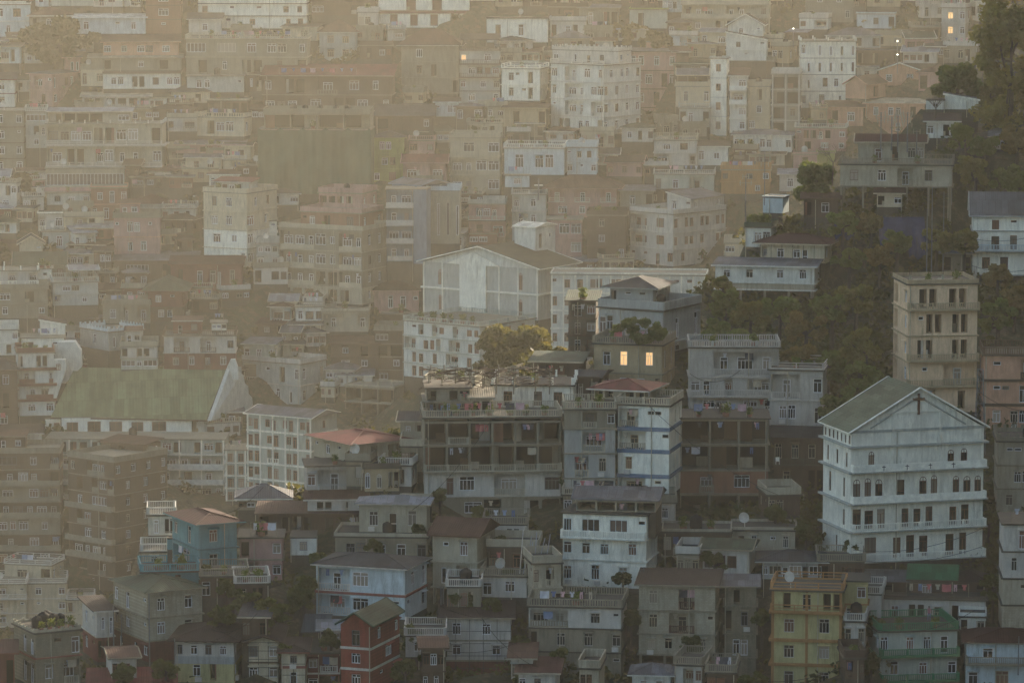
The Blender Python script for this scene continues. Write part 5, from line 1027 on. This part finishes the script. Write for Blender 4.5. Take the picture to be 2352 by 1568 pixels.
# ------------------------------------------------------------------ trees one can tell apart
DK = (.06,.085,.030); SUNLIT_YL = (.10,.09,.026)  # second tone: sunlight on the crown's right side put into yellow leaves
tree('tall backlit tree rising out of the frame at the upper right corner', 2318, 330, -70, 175, 622, 12000, 60, (.12,.125,.04), 5, .30, base=.1, trunk_frac=.1)
tree('dark rounded tree standing behind the slant-walled white shed', 2197, 240, 148, 122, 634, 7000, 34, DK, 6, .24)
tree('low bushy tree right of the slant-walled white shed', 2275, 262, 185, 70, 628, 3000, 20, (.075,.08,.03), 16, .26)
tree('dense green tree among the aerials left of the stilted grey house', 1872, 468, 372, 100, 606, 6500, 30, DK, 7, .24)
tree('round golden-green tree glowing above the unfinished frame block', 1178, 890, 750, 215, 637, 15000, 60, (.065,.068,.022), 8, .24)
tree('bushy tree coloured as if sunlit on the right flank of the round golden-green tree', 1258, 890, 790, 120, 634, 6000, 26, SUNLIT_YL, 9, .24)
tree('broad hazy pine-like tree below the long white shed wall', 135, 150, 46, 200, 905, 6500, 40, (.05,.058,.028), 10, .55)
tree('spreading hazy tree at the top middle beside the lane', 1435, 118, 58, 130, 915, 4200, 28, (.09,.085,.03), 11, .5)
tree('small hazy tree between grey roofs at the upper middle', 1512, 112, 72, 60, 912, 2200, 16, (.09,.085,.03), 12, .5)
tree('dim leafy tree at the left edge above the brown roofed row', 40, 500, 400, 150, 872, 5200, 34, (.055,.055,.028), 13, .55)
tree('second dim tree beside the grey house row at the left edge', -5, 640, 560, 60, 845, 2200, 16, (.055,.055,.028), 14, .5)
tree('planted vine arbour bushing over the terrace of the sand coloured block', 1475, 792, 728, 150, 547, 5000, 24, (.06,.085,.028), 15, .2, cat='vine', name='vine')
tree('dark shrub hanging beside the lilac grey annexe', 1752, 872, 838, 46, 548, 1800, 12, (.05,.08,.028), 17, .18, cat='shrub', name='shrub')
def uniq(fmt, form, alt):
    for f in [form] + alt:
        if fmt % f not in LABELS: return fmt % f
    return fmt % form
slope = [(1665, 705, 70), (1722, 735, 84), (1790, 720, 76), (1850, 760, 92), (1910, 720, 86), (1965, 690, 80), (1700, 790, 60), (1830, 830, 84), (1900, 850, 90), (1975, 800, 96), (1985, 880, 88), (2020, 590, 64), (1950, 600, 70), (2215, 560, 60), (2290, 735, 90), (2330, 690, 70), (2320, 420, 90), (2240, 400, 80), (2215, 320, 70), (2335, 330, 80), (2260, 340, 60), (2150, 560, 60), (1935, 520, 70), (2000, 520, 60), (2060, 560, 60), (1660, 660, 50), (1645, 760, 60), (2290, 640, 60), (1925, 935, 80), (2030, 940, 60)]
words = ['left of', 'right of', 'below', 'above', 'beside']
near_of = lambda x, y: min([b for b in BOX if b[4] == 'n' and len(b[5].split()) < 8], key=lambda b: ((b[0]+b[1])/2 - x) ** 2 + ((b[2]+b[3])/2 - y) ** 2)
for k, (x, y, w_) in enumerate(slope):
    b = near_of(x, y); dx, dy = x - (b[0]+b[1])/2, y - (b[2]+b[3])/2; rel = ('right of' if dx > 0 else 'left of') if abs(dx) > abs(dy) else ('below' if dy > 0 else 'above')
    form = ['bushy dark', 'ragged dark', 'low spreading', 'tangled olive', 'dusty brownish', 'tall shaggy'][k % 6]
    tree(uniq('%s tree on the wooded slope ' + rel + ' the ' + b[5], form, ['gnarled', 'feathery', 'squat', 'leaning', 'pale-leaved', 'thin']), x, y + w_ * .35, y - w_ * .5, w_ * 1.15, ynear(y) - (8 if y > 640 else 0), 2600, 20, [(.075,.105,.036), (.10,.11,.042), (.085,.12,.04), (.11,.10,.045)][k % 4], 30 + k, .27, group='trees on the wooded slope')
for k, (x, y, w_) in enumerate([(560, 1385, 70), (620, 1410, 80), (690, 1380, 70), (520, 1350, 50), (1160, 1330, 50), (1250, 1360, 50), (1130, 1400, 50), (940, 1470, 70), (990, 1520, 60), (1290, 1510, 44), (1590, 1480, 50), (2010, 1440, 50), (1430, 1330, 40), (930, 1545, 60), (1195, 1480, 40), (730, 1290, 40), (1300, 1105, 36), (1010, 1140, 34), (1900, 1170, 50), (1730, 1570, 60), (290, 1555, 60), (1200, 1560, 40), (480, 1320, 46), (1960, 1260, 50), (860, 1260, 40), (700, 1350, 60), (760, 1470, 50), (1060, 1380, 50), (600, 1440, 50), (660, 1500, 40), (510, 1420, 60), (380, 1540, 60), (1140, 1250, 46), (1220, 1300, 46), (1310, 1385, 40), (1640, 1290, 60), (1560, 1320, 40), (1100, 1180, 36), (960, 1220, 36), (1350, 880, 30), (1560, 950, 40), (1780, 1180, 50), (1850, 1230, 56), (2270, 1200, 60), (2280, 1350, 60), (1750, 1420, 40), (2000, 1520, 40), (1450, 1420, 40)]):
    b = near_of(x, y); dx, dy = x - (b[0]+b[1])/2, y - (b[2]+b[3])/2; rel = ('right of' if dx > 0 else 'left of') if abs(dx) > abs(dy) else ('below' if dy > 0 else 'above')
    form = ['leafy green', 'dark', 'scrubby', 'overgrown', 'thin'][k % 5]
    tree(uniq('%s bush growing ' + rel + ' the ' + b[5], form, ['squat', 'feathery', 'rounded', 'straggling']), x, y + w_ * .4, y - w_ * .45, w_ * 1.1, ynear(y + w_*.4), 1800, 14, [(.045,.06,.02), (.06,.075,.025)][k % 2], 90 + k, .22, cat='bush', name='bush', group='bushes between the near houses')
# ------------------------------------------------------------------ masts, poles, cables, tarpaulins, people
def mast(label, px, yb, yt, Y, arms=3, r=.05, cat='aerial mast', name='aerial_mast', lattice=0, grp=None):
    b = at(px, yb, Y); t = at(px, yt, Y); H = t.z - b.z; o = empty(name, b); tag(o, label, cat, grp); m = MB()
    if lattice:
        w0, w1 = lattice, lattice * .45; c = [(-1,-1),(1,-1),(1,1),(-1,1)]; n = max(4, int(H / 1.3))
        for k in range(4): m.bar((c[k][0]*w0, c[k][1]*w0, -2), (c[k][0]*w1, c[k][1]*w1, H), .05, 0, 4)
        for i in range(n):
            f0, f1 = i / n, (i + 1) / n; a0, a1 = w0 + (w1-w0)*f0, w0 + (w1-w0)*f1
            for k in range(4):
                p, q_ = c[k], c[(k+1) % 4]; m.bar((p[0]*a0, p[1]*a0, H*f0), (q_[0]*a1, q_[1]*a1, H*f1), .03, 0, 4); m.bar((p[0]*a1, p[1]*a1, H*f1), (q_[0]*a1, q_[1]*a1, H*f1), .03, 0, 4)
        m.bar((0,0,H), (0,0,H+1.5), .03, 0, 4)
    else: m.bar((0, 0, -1), (0, 0, H), r * 1.3, 0, 6, r * .8)
    link('pole', m.mesh('pole', [mat('tin', 'metal')]), o)
    for i in range(arms):
        z = H * (.97 - .12 * i); a = MB(); L = RND.uniform(.5, 1.0)
        a.bar((-L, 0, z), (L, 0, z), .03, 0, 4)
        if i == 0: a.bar((0, -.6, z), (0, .6, z), .025, 0, 4)
        for s_ in (-1, 1): a.bar((s_*L*.8, -.05, z - .35), (s_*L*.8, -.05, z + .35), .06, 0, 5)
        link('antenna', a.mesh('antenna', [mat('concl', 'metal')]), o)
    return o
mast('tall lattice mast between the right-hand church and the salmon pink block', 2250, 1005, 848, 512, 0, lattice=.7, name='lattice_mast')
for k, (x, y0, y1, n_) in enumerate([(2023, 330, 258, 3), (2048, 330, 268, 2), (2062, 334, 262, 3), (2084, 334, 258, 4), (2105, 372, 300, 1)]):
    mast(['leftmost aerial mast on the stilted grey house', 'thin aerial mast second from left on the stilted grey house', 'middle aerial mast on the stilted grey house', 'bulky aerial mast with four arms on the stilted grey house', 'short aerial mast at the terrace of the stilted grey house'][k], x, y0, y1, 602, n_, .09)
mast('thin aerial mast left of the pale blue metal cabin', 1712, 524, 402, 598, 2, .07)
mast('tall needle mast rising above the pale blue metal cabin', 1756, 456, 348, 604, 3, .06)
mast('white roof aerial on the grey terrace left of the cross', 1160, 886, 850, 536, 1, .04)
for k, (x, y0, y1, Y) in enumerate([(2128, 645, 480, 560), (2139, 645, 430, 561), (2166, 625, 440, 588), (2185, 500, 428, 603), (962, 1535, 1474, 478), (990, 1568, 1490, 476), (1013, 1408, 1346, 489), (1018, 1408, 1346, 489.5), (344, 1540, 1362, 478), (262, 1548, 1390, 482), (280, 1545, 1410, 480), (402, 1560, 1466, 475), (2339, 1530, 1460, 476), (1478, 1350, 1304, 491), (1470, 1350, 1310, 491)]):
    lab = ['left one of the twin slim poles above the peach block', 'right one of the twin slim poles above the peach block', 'leaning pole left of the white church hall', 'pole at the right end of the stilted grey house', 'white pole in the scrub right of the red brick gabled house', 'grey concrete pole right of the red brick gabled house', 'left drain pole below the rusty-roofed cement house', 'right drain pole below the rusty-roofed cement house', 'tall pole in front of the grey block-built corner house', 'pole at the low whitewashed annexe with lean-to roof', 'bent pole before the red wall under the whitewashed annexe', 'pole at the corner of the yellow timber-framed house', 'pole before the pale blue house in the lower right corner', 'stub post right of the clean white house', 'stub post nearest the clean white house'][k]
    mast(lab, x, y0, y1, Y, 0, .07, 'pole', 'pole')
mast('white cross standing on the roof behind the low white house', 1236, 886, 853, 538, 0, .09, 'cross', 'roof_cross')
_m = MB(); _m.box(-.5, .5, -.06, .06, 1.15, 1.32); link('crossbar', _m.mesh('crossbar', [mat('white', 'paint')]), bpy.data.objects['roof_cross'])
mast('tall white cross over the cream stairwell house in the haze', 1237, 449, 410, 859, 0, .16, 'cross', 'roof_cross')
_m = MB(); _m.box(-.9, .9, -.1, .1, 2.0, 2.25); link('crossbar', _m.mesh('crossbar', [mat('white', 'paint')]), bpy.data.objects['roof_cross.001'])
def cable(label, a, b, sag=1.2, r=.03):
    A, Bq = at(*a), at(*b); o = empty('cable', A); tag(o, label, 'cable', 'cables strung between the houses'); m = MB(); n = 14; pr = None
    for i in range(n + 1):
        t = i / n; p = (Bq - A) * t + Vector((0, 0, -sag * 4 * t * (1 - t)))
        if pr is not None: m.bar(pr, p, r, 0, 4)
        pr = p
    link('wire', m.mesh('wire', [mat('black', 'paint')]), o)
cable('cable sloping down beside the lilac grey annexe', (1788, 797, 545), (1898, 826, 538), .8)
cable('cable sagging across the lower storeys of the right-hand church', (1960, 1262, 494), (2262, 1210, 494), 1.2)
cable('second cable across the lower storeys of the right-hand church', (1965, 1285, 493), (2262, 1252, 493), 1.0)
cable('cable strung in front of the white church hall', (2150, 520, 583), (2380, 540, 583), 1.4)
cable('lower cable in front of the white church hall', (2232, 610, 583), (2390, 612, 583), .8)
cable('cable from the salmon pink block to the lattice mast', (2250, 900, 508), (2400, 940, 508), 1.0)
cable('cable sagging left of the lilac grey block windows', (1585, 858, 537), (1700, 850, 537), 1.3)
cable('cable across the front of the yellow block', (1720, 1560, 474), (1960, 1520, 474), 1.0)
cable('cable from the block-built corner house to the pole right of it', (404, 1468, 474), (560, 1430, 474), 1.2)
cable('cable crossing below the dark skeleton block', (1560, 1190, 512), (1830, 1205, 512), 1.0)
cable('long cable over the bottom roofs left of the white cottage', (962, 1476, 476), (1220, 1460, 476), 1.5)
cable('cable above the shingle-tiled house', (1010, 1390, 480), (1215, 1400, 480), 1.2)
cable('cable looping over the green-banded house', (1990, 1440, 474), (2240, 1400, 474), 1.4)
for k in range(11):
    x = 1196 + k * 5.4; b = at(x - 4 + (k % 3) * 3, 1338 - (k % 4) * 9, 493); t = at(x + 6 + (k % 4) * 4, 1216 + (k * 37 % 60), 495.5); o = link('steel_pipe', None, None, b) if False else None
    m = MB(); d = t - b; m.bar((0,0,0), d, .055, 0, 6); o = link('steel_pipe', m.mesh('steel_pipe', [mat('tinl' if k % 3 else 'offw', 'metal')]), None, b); tag(o, 'long pale pipe leaning in the bundle left of the clean white house', 'pipe', 'pipes leaning on the slope')
def tarp(label, px, py, Y, w_, h_, seed, col='tarp'):
    r = random.Random(seed); m = MB(); n, k = 14, 9; c = at(px, py, Y)
    P = [[Vector((w_ * (i / n - .5), 1.4 * j / k * h_ * .8 + .2 * math.sin(i * 1.3 + seed) + .15 * r.random(), h_ * (j / k) - .35 * math.sin(i / n * 9 + seed) * (1 - j / k) + .14 * r.random())) for i in range(n + 1)] for j in range(k + 1)]
    for j in range(k):
        for i in range(n): m.quad(P[j][i], P[j][i+1], P[j+1][i+1], P[j+1][i])
    o = link('tarpaulin', m.mesh('tarpaulin', [mat(col, 'paint')]), None, c); tag(o, label, 'tarpaulin')
tarp('large blue tarpaulin spread on the slope under the stilted grey house', 2075, 560, 590, 6.6, 3.4, 1); tarp('small crumpled blue tarpaulin beside the maroon-roofed panelled house', 1940, 548, 588, 2.6, 1.9, 2)
tarp('drooping blue tarpaulin end hanging right of the large one', 2108, 592, 586, 2.4, 2.6, 3)
tarp('rumpled grey plastic sheet on the peach block roof', 2150, 655, 541, 6, .7, 4, 'concl')
for k, (x, w_) in enumerate([(690, 24), (712, 26), (735, 20)]):
    m = MB(); m.poly([(0,0,0), (w_*.05,0,0), (w_*.05+.5,.9,2.1), (.5,.9,2.1)]); m.poly([(0,.05,0), (.5,.95,2.1), (w_*.05+.5,.95,2.1), (w_*.05,.05,0)])
    o = link('roofing_sheet', m.mesh('roofing_sheet', [mat('tin', 'roof')]), None, at(x, 1452, 486)); tag(o, 'grey roofing sheet leaning on the slope left of the white villa', 'roofing sheet', 'roofing sheets leaning on the slope')
def lamp(label, px, py, Y):
    o = empty('street_lamp', at(px, py + 22, Y)); tag(o, label, 'street lamp'); H = 22 * Y / FP; m = MB(); m.bar((0,0,-2), (0,0,H), .08, 0, 5); link('pole', m.mesh('pole', [mat('tin', 'metal')]), o)
    m = MB(); m.lathe((0,-.2,H), [(.05,-.1),(.13,-.05),(.15,.04),(.07,.1)], 0, 8); link('bulb', m.mesh('bulb', [LAMP]), o)
LAMP = bpy.data.materials.new('lamp_glow'); LAMP.use_nodes = True; LAMP.node_tree.nodes['Principled BSDF'].inputs['Emission Color'].default_value = (1, .93, .8, 1); LAMP.node_tree.nodes['Principled BSDF'].inputs['Emission Strength'].default_value = 3
lamp('lit street lamp by the angular white house', 1822, 66, 898); lamp('upper lit street lamp left of the pale tower house', 2061, 95, 895); lamp('lower lit street lamp left of the pale tower house', 2061, 126, 892)
def bare_tree(label, px, py, yt, Y, seed):
    r = random.Random(seed); b = at(px, py, Y); H = at(px, yt, Y).z - b.z; o = empty('bare_tree', b); tag(o, label, 'tree')
    m = MB(); m.bar((0,0,-2), (.1,0,H*.3), .14, 0, 6, .1); link('trunk', m.mesh('trunk', [mat((.07,.055,.04), 'paint')]), o)
    def grow(mm, p, d, L, w_, n):
        e = p + d * L; mm.bar(p, e, w_, 0, 4, w_ * .7)
        if n == 0: return
        for _ in range(3): grow(mm, e, (d + Vector((r.gauss(0,.4), r.gauss(0,.4), r.gauss(.1,.3)))).normalized(), L * .68, w_ * .62, n - 1)
    for k in range(6):
        mm = MB(); a = k * 1.05; grow(mm, Vector((.1,0,H*.3)), Vector((math.cos(a)*.8, math.sin(a)*.5, .8)).normalized(), H * .3, .05, 3); link('branch', mm.mesh('branch', [mat((.09,.07,.05), 'paint')]), o)
bare_tree('leafless shrubby tree left of the stilted grey house', 1912, 395, 325, 603, 4); bare_tree('thin leafless tree beside the white shed on the ridge', 2148, 260, 222, 622, 9)
def person(label, px, py, Y, shirt, legs, hair=(.02,.015,.012), pose=0):
    b = at(px, py, Y); o = empty('person', b); tag(o, label, 'person')
    v = [(0,0,.92),(0,0,1.12),(0,0,1.34),(0,0,1.47),(0,-.01,1.60),(.18,0,1.38),(.24,.0,1.12),(.25,-.14,.92),(-.18,0,1.38),(-.25,.02,1.12),(-.24,-.12,.93),(.10,0,.86),(.12,-.02,.48),(.12,.03,.07),(.12,-.12,.04),(-.10,0,.86),(-.13,.05,.48),(-.14,.10,.07),(-.14,-.05,.04)]
    e = [(0,1),(1,2),(2,3),(3,4),(2,5),(5,6),(6,7),(2,8),(8,9),(9,10),(0,11),(11,12),(12,13),(13,14),(0,15),(15,16),(16,17),(17,18)]
    rad = [.14,.13,.15,.06,.10,.07,.05,.035,.07,.05,.035,.10,.075,.05,.04,.10,.075,.05,.04]
    me = bpy.data.meshes.new('body'); me.from_pydata(v, e, []); me.materials.append(mat(legs, 'paint')); me.materials.append(mat(shirt, 'paint')); me.materials.append(mat((.25,.14,.09), 'paint')); bo = link('body', me, o)
    sk = bo.modifiers.new('skin', 'SKIN')
    for i, d in enumerate(me.skin_vertices[0].data): d.radius = (rad[i], rad[i] * .8)
    me.skin_vertices[0].data[0].use_root = True; bo.modifiers.new('sub', 'SUBSURF').levels = 1
    dg = bpy.context.evaluated_depsgraph_get(); ev = bpy.data.meshes.new_from_object(bo.evaluated_get(dg)); bo.modifiers.clear()
    for p in ev.polygons:
        z = p.center.z; p.material_index = 2 if (z > 1.46 or (abs(p.center.x) > .19 and z < 1.1)) else 1 if z > .90 else 0; p.use_smooth = True
    bo.data = ev; m = MB(); m.lathe((0, .02, 1.60), [(.115,-.02),(.12,.04),(.10,.10),(.04,.135)], 0, 12); link('hair', m.mesh('hair', [mat(hair, 'paint')], True), o); return o
person('person in a pink top and blue trousers standing on the green-banded house roof', 2134, 1424, 484, (.42,.18,.20), (.09,.14,.26))
def chair():
    o = empty('plastic_chair', at(1786, 1066, 524)); tag(o, 'white plastic chair on the brown stilt house gallery', 'chair')
    m = MB(); m.box(-.24,.24,-.24,.24,.42,.46); link('seat', m.mesh('seat', [mat('white','paint')]), o); m = MB(); m.box(-.24,.24,.2,.24,.465,.9); link('backrest', m.mesh('backrest', [mat('white','paint')]), o)
    for a in (-.2,.2):
        for b_ in (-.2,.2): m = MB(); m.bar((a*1.1,b_*1.1,0),(a,b_,.418),.022,0,5); link('leg', m.mesh('leg', [mat('white','paint')]), o)
chair()

for k in range(26):
    b1, b2 = RND.sample([b for b in BOX if b[4] == 'n' and b[3] > 1000 and b[1] - b[0] > 40], 2)
    x1, x2 = (b1[0] + b1[1]) / 2, (b2[0] + b2[1]) / 2
    if not 60 < abs(x1 - x2) < 420 or abs(b1[3] - b2[3]) > 200: continue
    Yc = min(ynear(b1[3]), ynear(b2[3])) - 3; A_, B_ = at(x1, b1[2] + 6, Yc), at(x2, b2[2] + 6, Yc); o = empty('cable', A_); tag(o, 'thin dark cable strung between the near rooftops', 'cable', 'thin cables over the near rooftops'); m = MB(); pr = None
    for i in range(13):
        t = i / 12; p = (B_ - A_) * t + Vector((0, 0, -RND.uniform(.9, 1.0) * 5 * t * (1 - t)))
        if pr is not None: m.bar(pr, p, .028, 0, 4)
        pr = p
    link('wire', m.mesh('wire', [mat('black', 'paint')]), o)
# ------------------------------------------------------------------ ground: one sheet through the feet of the houses
def build_ground():
    A = list(ANCH)
    for x in range(-130, 141, 30): A.append((x, 455, at(1176, 1568, 455).z - 8))
    for x in range(-160, 161, 40):
        A.append((x, 1010, 14 + x * .04)); A.append((x, 1090, 40 + x * .06)); A.append((x, 1180, 45))  # unseen ridge behind, raised to keep the sun off the top rows
    SX = [-300, 0, 250, 400, 560, 700, 960, 1300, 1400, 1600, 1700, 1900, 2120, 2250, 2352]; SY = [1480, 1440, 1340, 1170, 1110, 990, 830, 690, 640, 640, 450, 330, 230, 180, 0]
    for px in range(-400, 2340, 45):
        s_ = float(np.interp(px, SX, SY)); Y0 = ynear(min(1568, s_ + 80))
        for dY, dn in ((16, 130), (36, 270), (62, 400), (95, 480), (130, 500), (165, 500), (200, 430), (235, 300)):
            if Y0 + dY < 735: A.append(tuple(at(px, s_ + dn, Y0 + dY)))
    for (px, py, Y) in VEG: p = at(px, py, Y); A.append(tuple(p))
    A = np.array(A)
    xs = np.concatenate([np.arange(-560, -150, 40.), np.arange(-150, 195, 4.), np.arange(200, 570, 40.)])
    ys = np.concatenate([np.arange(-40, 440, 40.), np.arange(440, 1000, 4.), np.arange(1000, 1420, 35.)])
    m = MB(); Zg = np.zeros((len(ys), len(xs)))
    for j, y in enumerate(ys):
        for i, x in enumerate(xs):
            d2 = (A[:,0] - x) ** 2 + ((A[:,1] - y) * 1.6) ** 2 + 9
            k = np.argpartition(d2, 6)[:6]; w_ = 1 / d2[k] ** 1.6; z = float((A[k,2] * w_).sum() / w_.sum())
            out = max(0, abs(x) - 150)
            if y < 440: z = -128 + (y / 440) * 12 if y > 60 else -60 - y * 1.1
            if x > 105 and 100 < y < 930:                    # unseen rise of the near spur, its height shaped to block the sun
                t_ = min(1, (x - 105) / 85); t_ = t_ * t_ * (3 - 2 * t_); hs = float(np.interp(y, [100, 300, 640, 800, 870, 930], [-100, 150, 150, 60, 12, -10])); z = max(z, z * (1 - t_) + hs * t_)
            elif out: z = z + out * (.10 if x > 0 else .02)
            if y > 1180: z = 45 + (y - 1180) * .18
            Zg[j, i] = z
    for j in range(len(ys)):
        for i in range(len(xs)): m.v.append((xs[i], ys[j], Zg[j, i] + .5 * math.sin(xs[i] * .7 + ys[j] * .4)))
    n = len(xs)
    for j in range(len(ys) - 1):
        for i in range(n - 1): m.f.append((j*n+i, j*n+i+1, (j+1)*n+i+1, (j+1)*n+i)); m.m.append(0)
    o = link('ground', m.mesh('ground', [mat('dark', 'ground')], True)); tag(o, kind='structure')
    return xs, ys, Zg
SPUR_Z = 150
def zat(g, x, y):
    xs, ys, Z = g; i = max(0, min(len(xs) - 2, int(np.searchsorted(xs, x) - 1))); j = max(0, min(len(ys) - 2, int(np.searchsorted(ys, y) - 1)))
    tx = (x - xs[i]) / (xs[i+1] - xs[i]); ty = (y - ys[j]) / (ys[j+1] - ys[j])
    return (Z[j,i]*(1-tx) + Z[j,i+1]*tx)*(1-ty) + (Z[j+1,i]*(1-tx) + Z[j+1,i+1]*tx)*ty
def undergrowth(g):
    r = random.Random(3); m = MB()
    def clump(x, y, s, n, leaf):
        z = zat(g, x, y)
        for i in range(n):
            v = Vector((r.gauss(0,1), r.gauss(0,1), abs(r.gauss(0,1)))).normalized() * s * r.uniform(.5, 1.1)
            leafq(m, Vector((x, y, z)) + v, leaf * r.uniform(.6, 1.4), r)
    for k in range(2300):
        x = r.uniform(-135, 140); y = r.uniform(450, 625); clump(x, y, r.uniform(.8, 2.0), 34, .26)
    for k in range(620):                                   # the wooded slope at the right
        x = r.uniform(26, 88); y = r.uniform(505, 605); clump(x, y, r.uniform(1.2, 3.0), 60, .30)
    for k in range(1300):
        x = r.uniform(-135, 130); y = r.uniform(690, 960); clump(x, y, r.uniform(1.2, 2.6), 22, .45)
    o = link('undergrowth', m.mesh('undergrowth', [mat((.055,.060,.022), 'leaf')])); tag(o, 'dark scrub and weeds growing between the houses', 'undergrowth', kind='stuff')
def haze():
    m = MB(); m.box(-565, 575, -45, 1390, -200, 190)
    hm = bpy.data.materials.new('haze'); hm.use_nodes = True; n = hm.node_tree; n.nodes.remove(n.nodes['Principled BSDF'])
    v = n.nodes.new('ShaderNodeVolumePrincipled'); v.inputs['Color'].default_value = (*HAZE_COL, 1); v.inputs['Density'].default_value = HAZE_DENSITY; v.inputs['Anisotropy'].default_value = HAZE_G
    n.links.new(v.outputs[0], n.nodes['Material Output'].inputs['Volume'])
    o = link('haze', m.mesh('haze', [hm])); tag(o, 'warm smoky evening haze filling the valley', 'haze', kind='stuff')
G = build_ground(); undergrowth(G); haze()
for h_, n_ in HEADS.items():
    if n_ > 1: print('DUPHEAD', h_)
for l_, v_ in LABELS.items():
    if len(v_) > 1 and not v_[0][1]: print('DUPLABEL', l_, len(v_))
    if not 4 <= len(l_.split()) <= 16: print('LEN', len(l_.split()), l_)
print('NOBJ', len(bpy.data.objects))
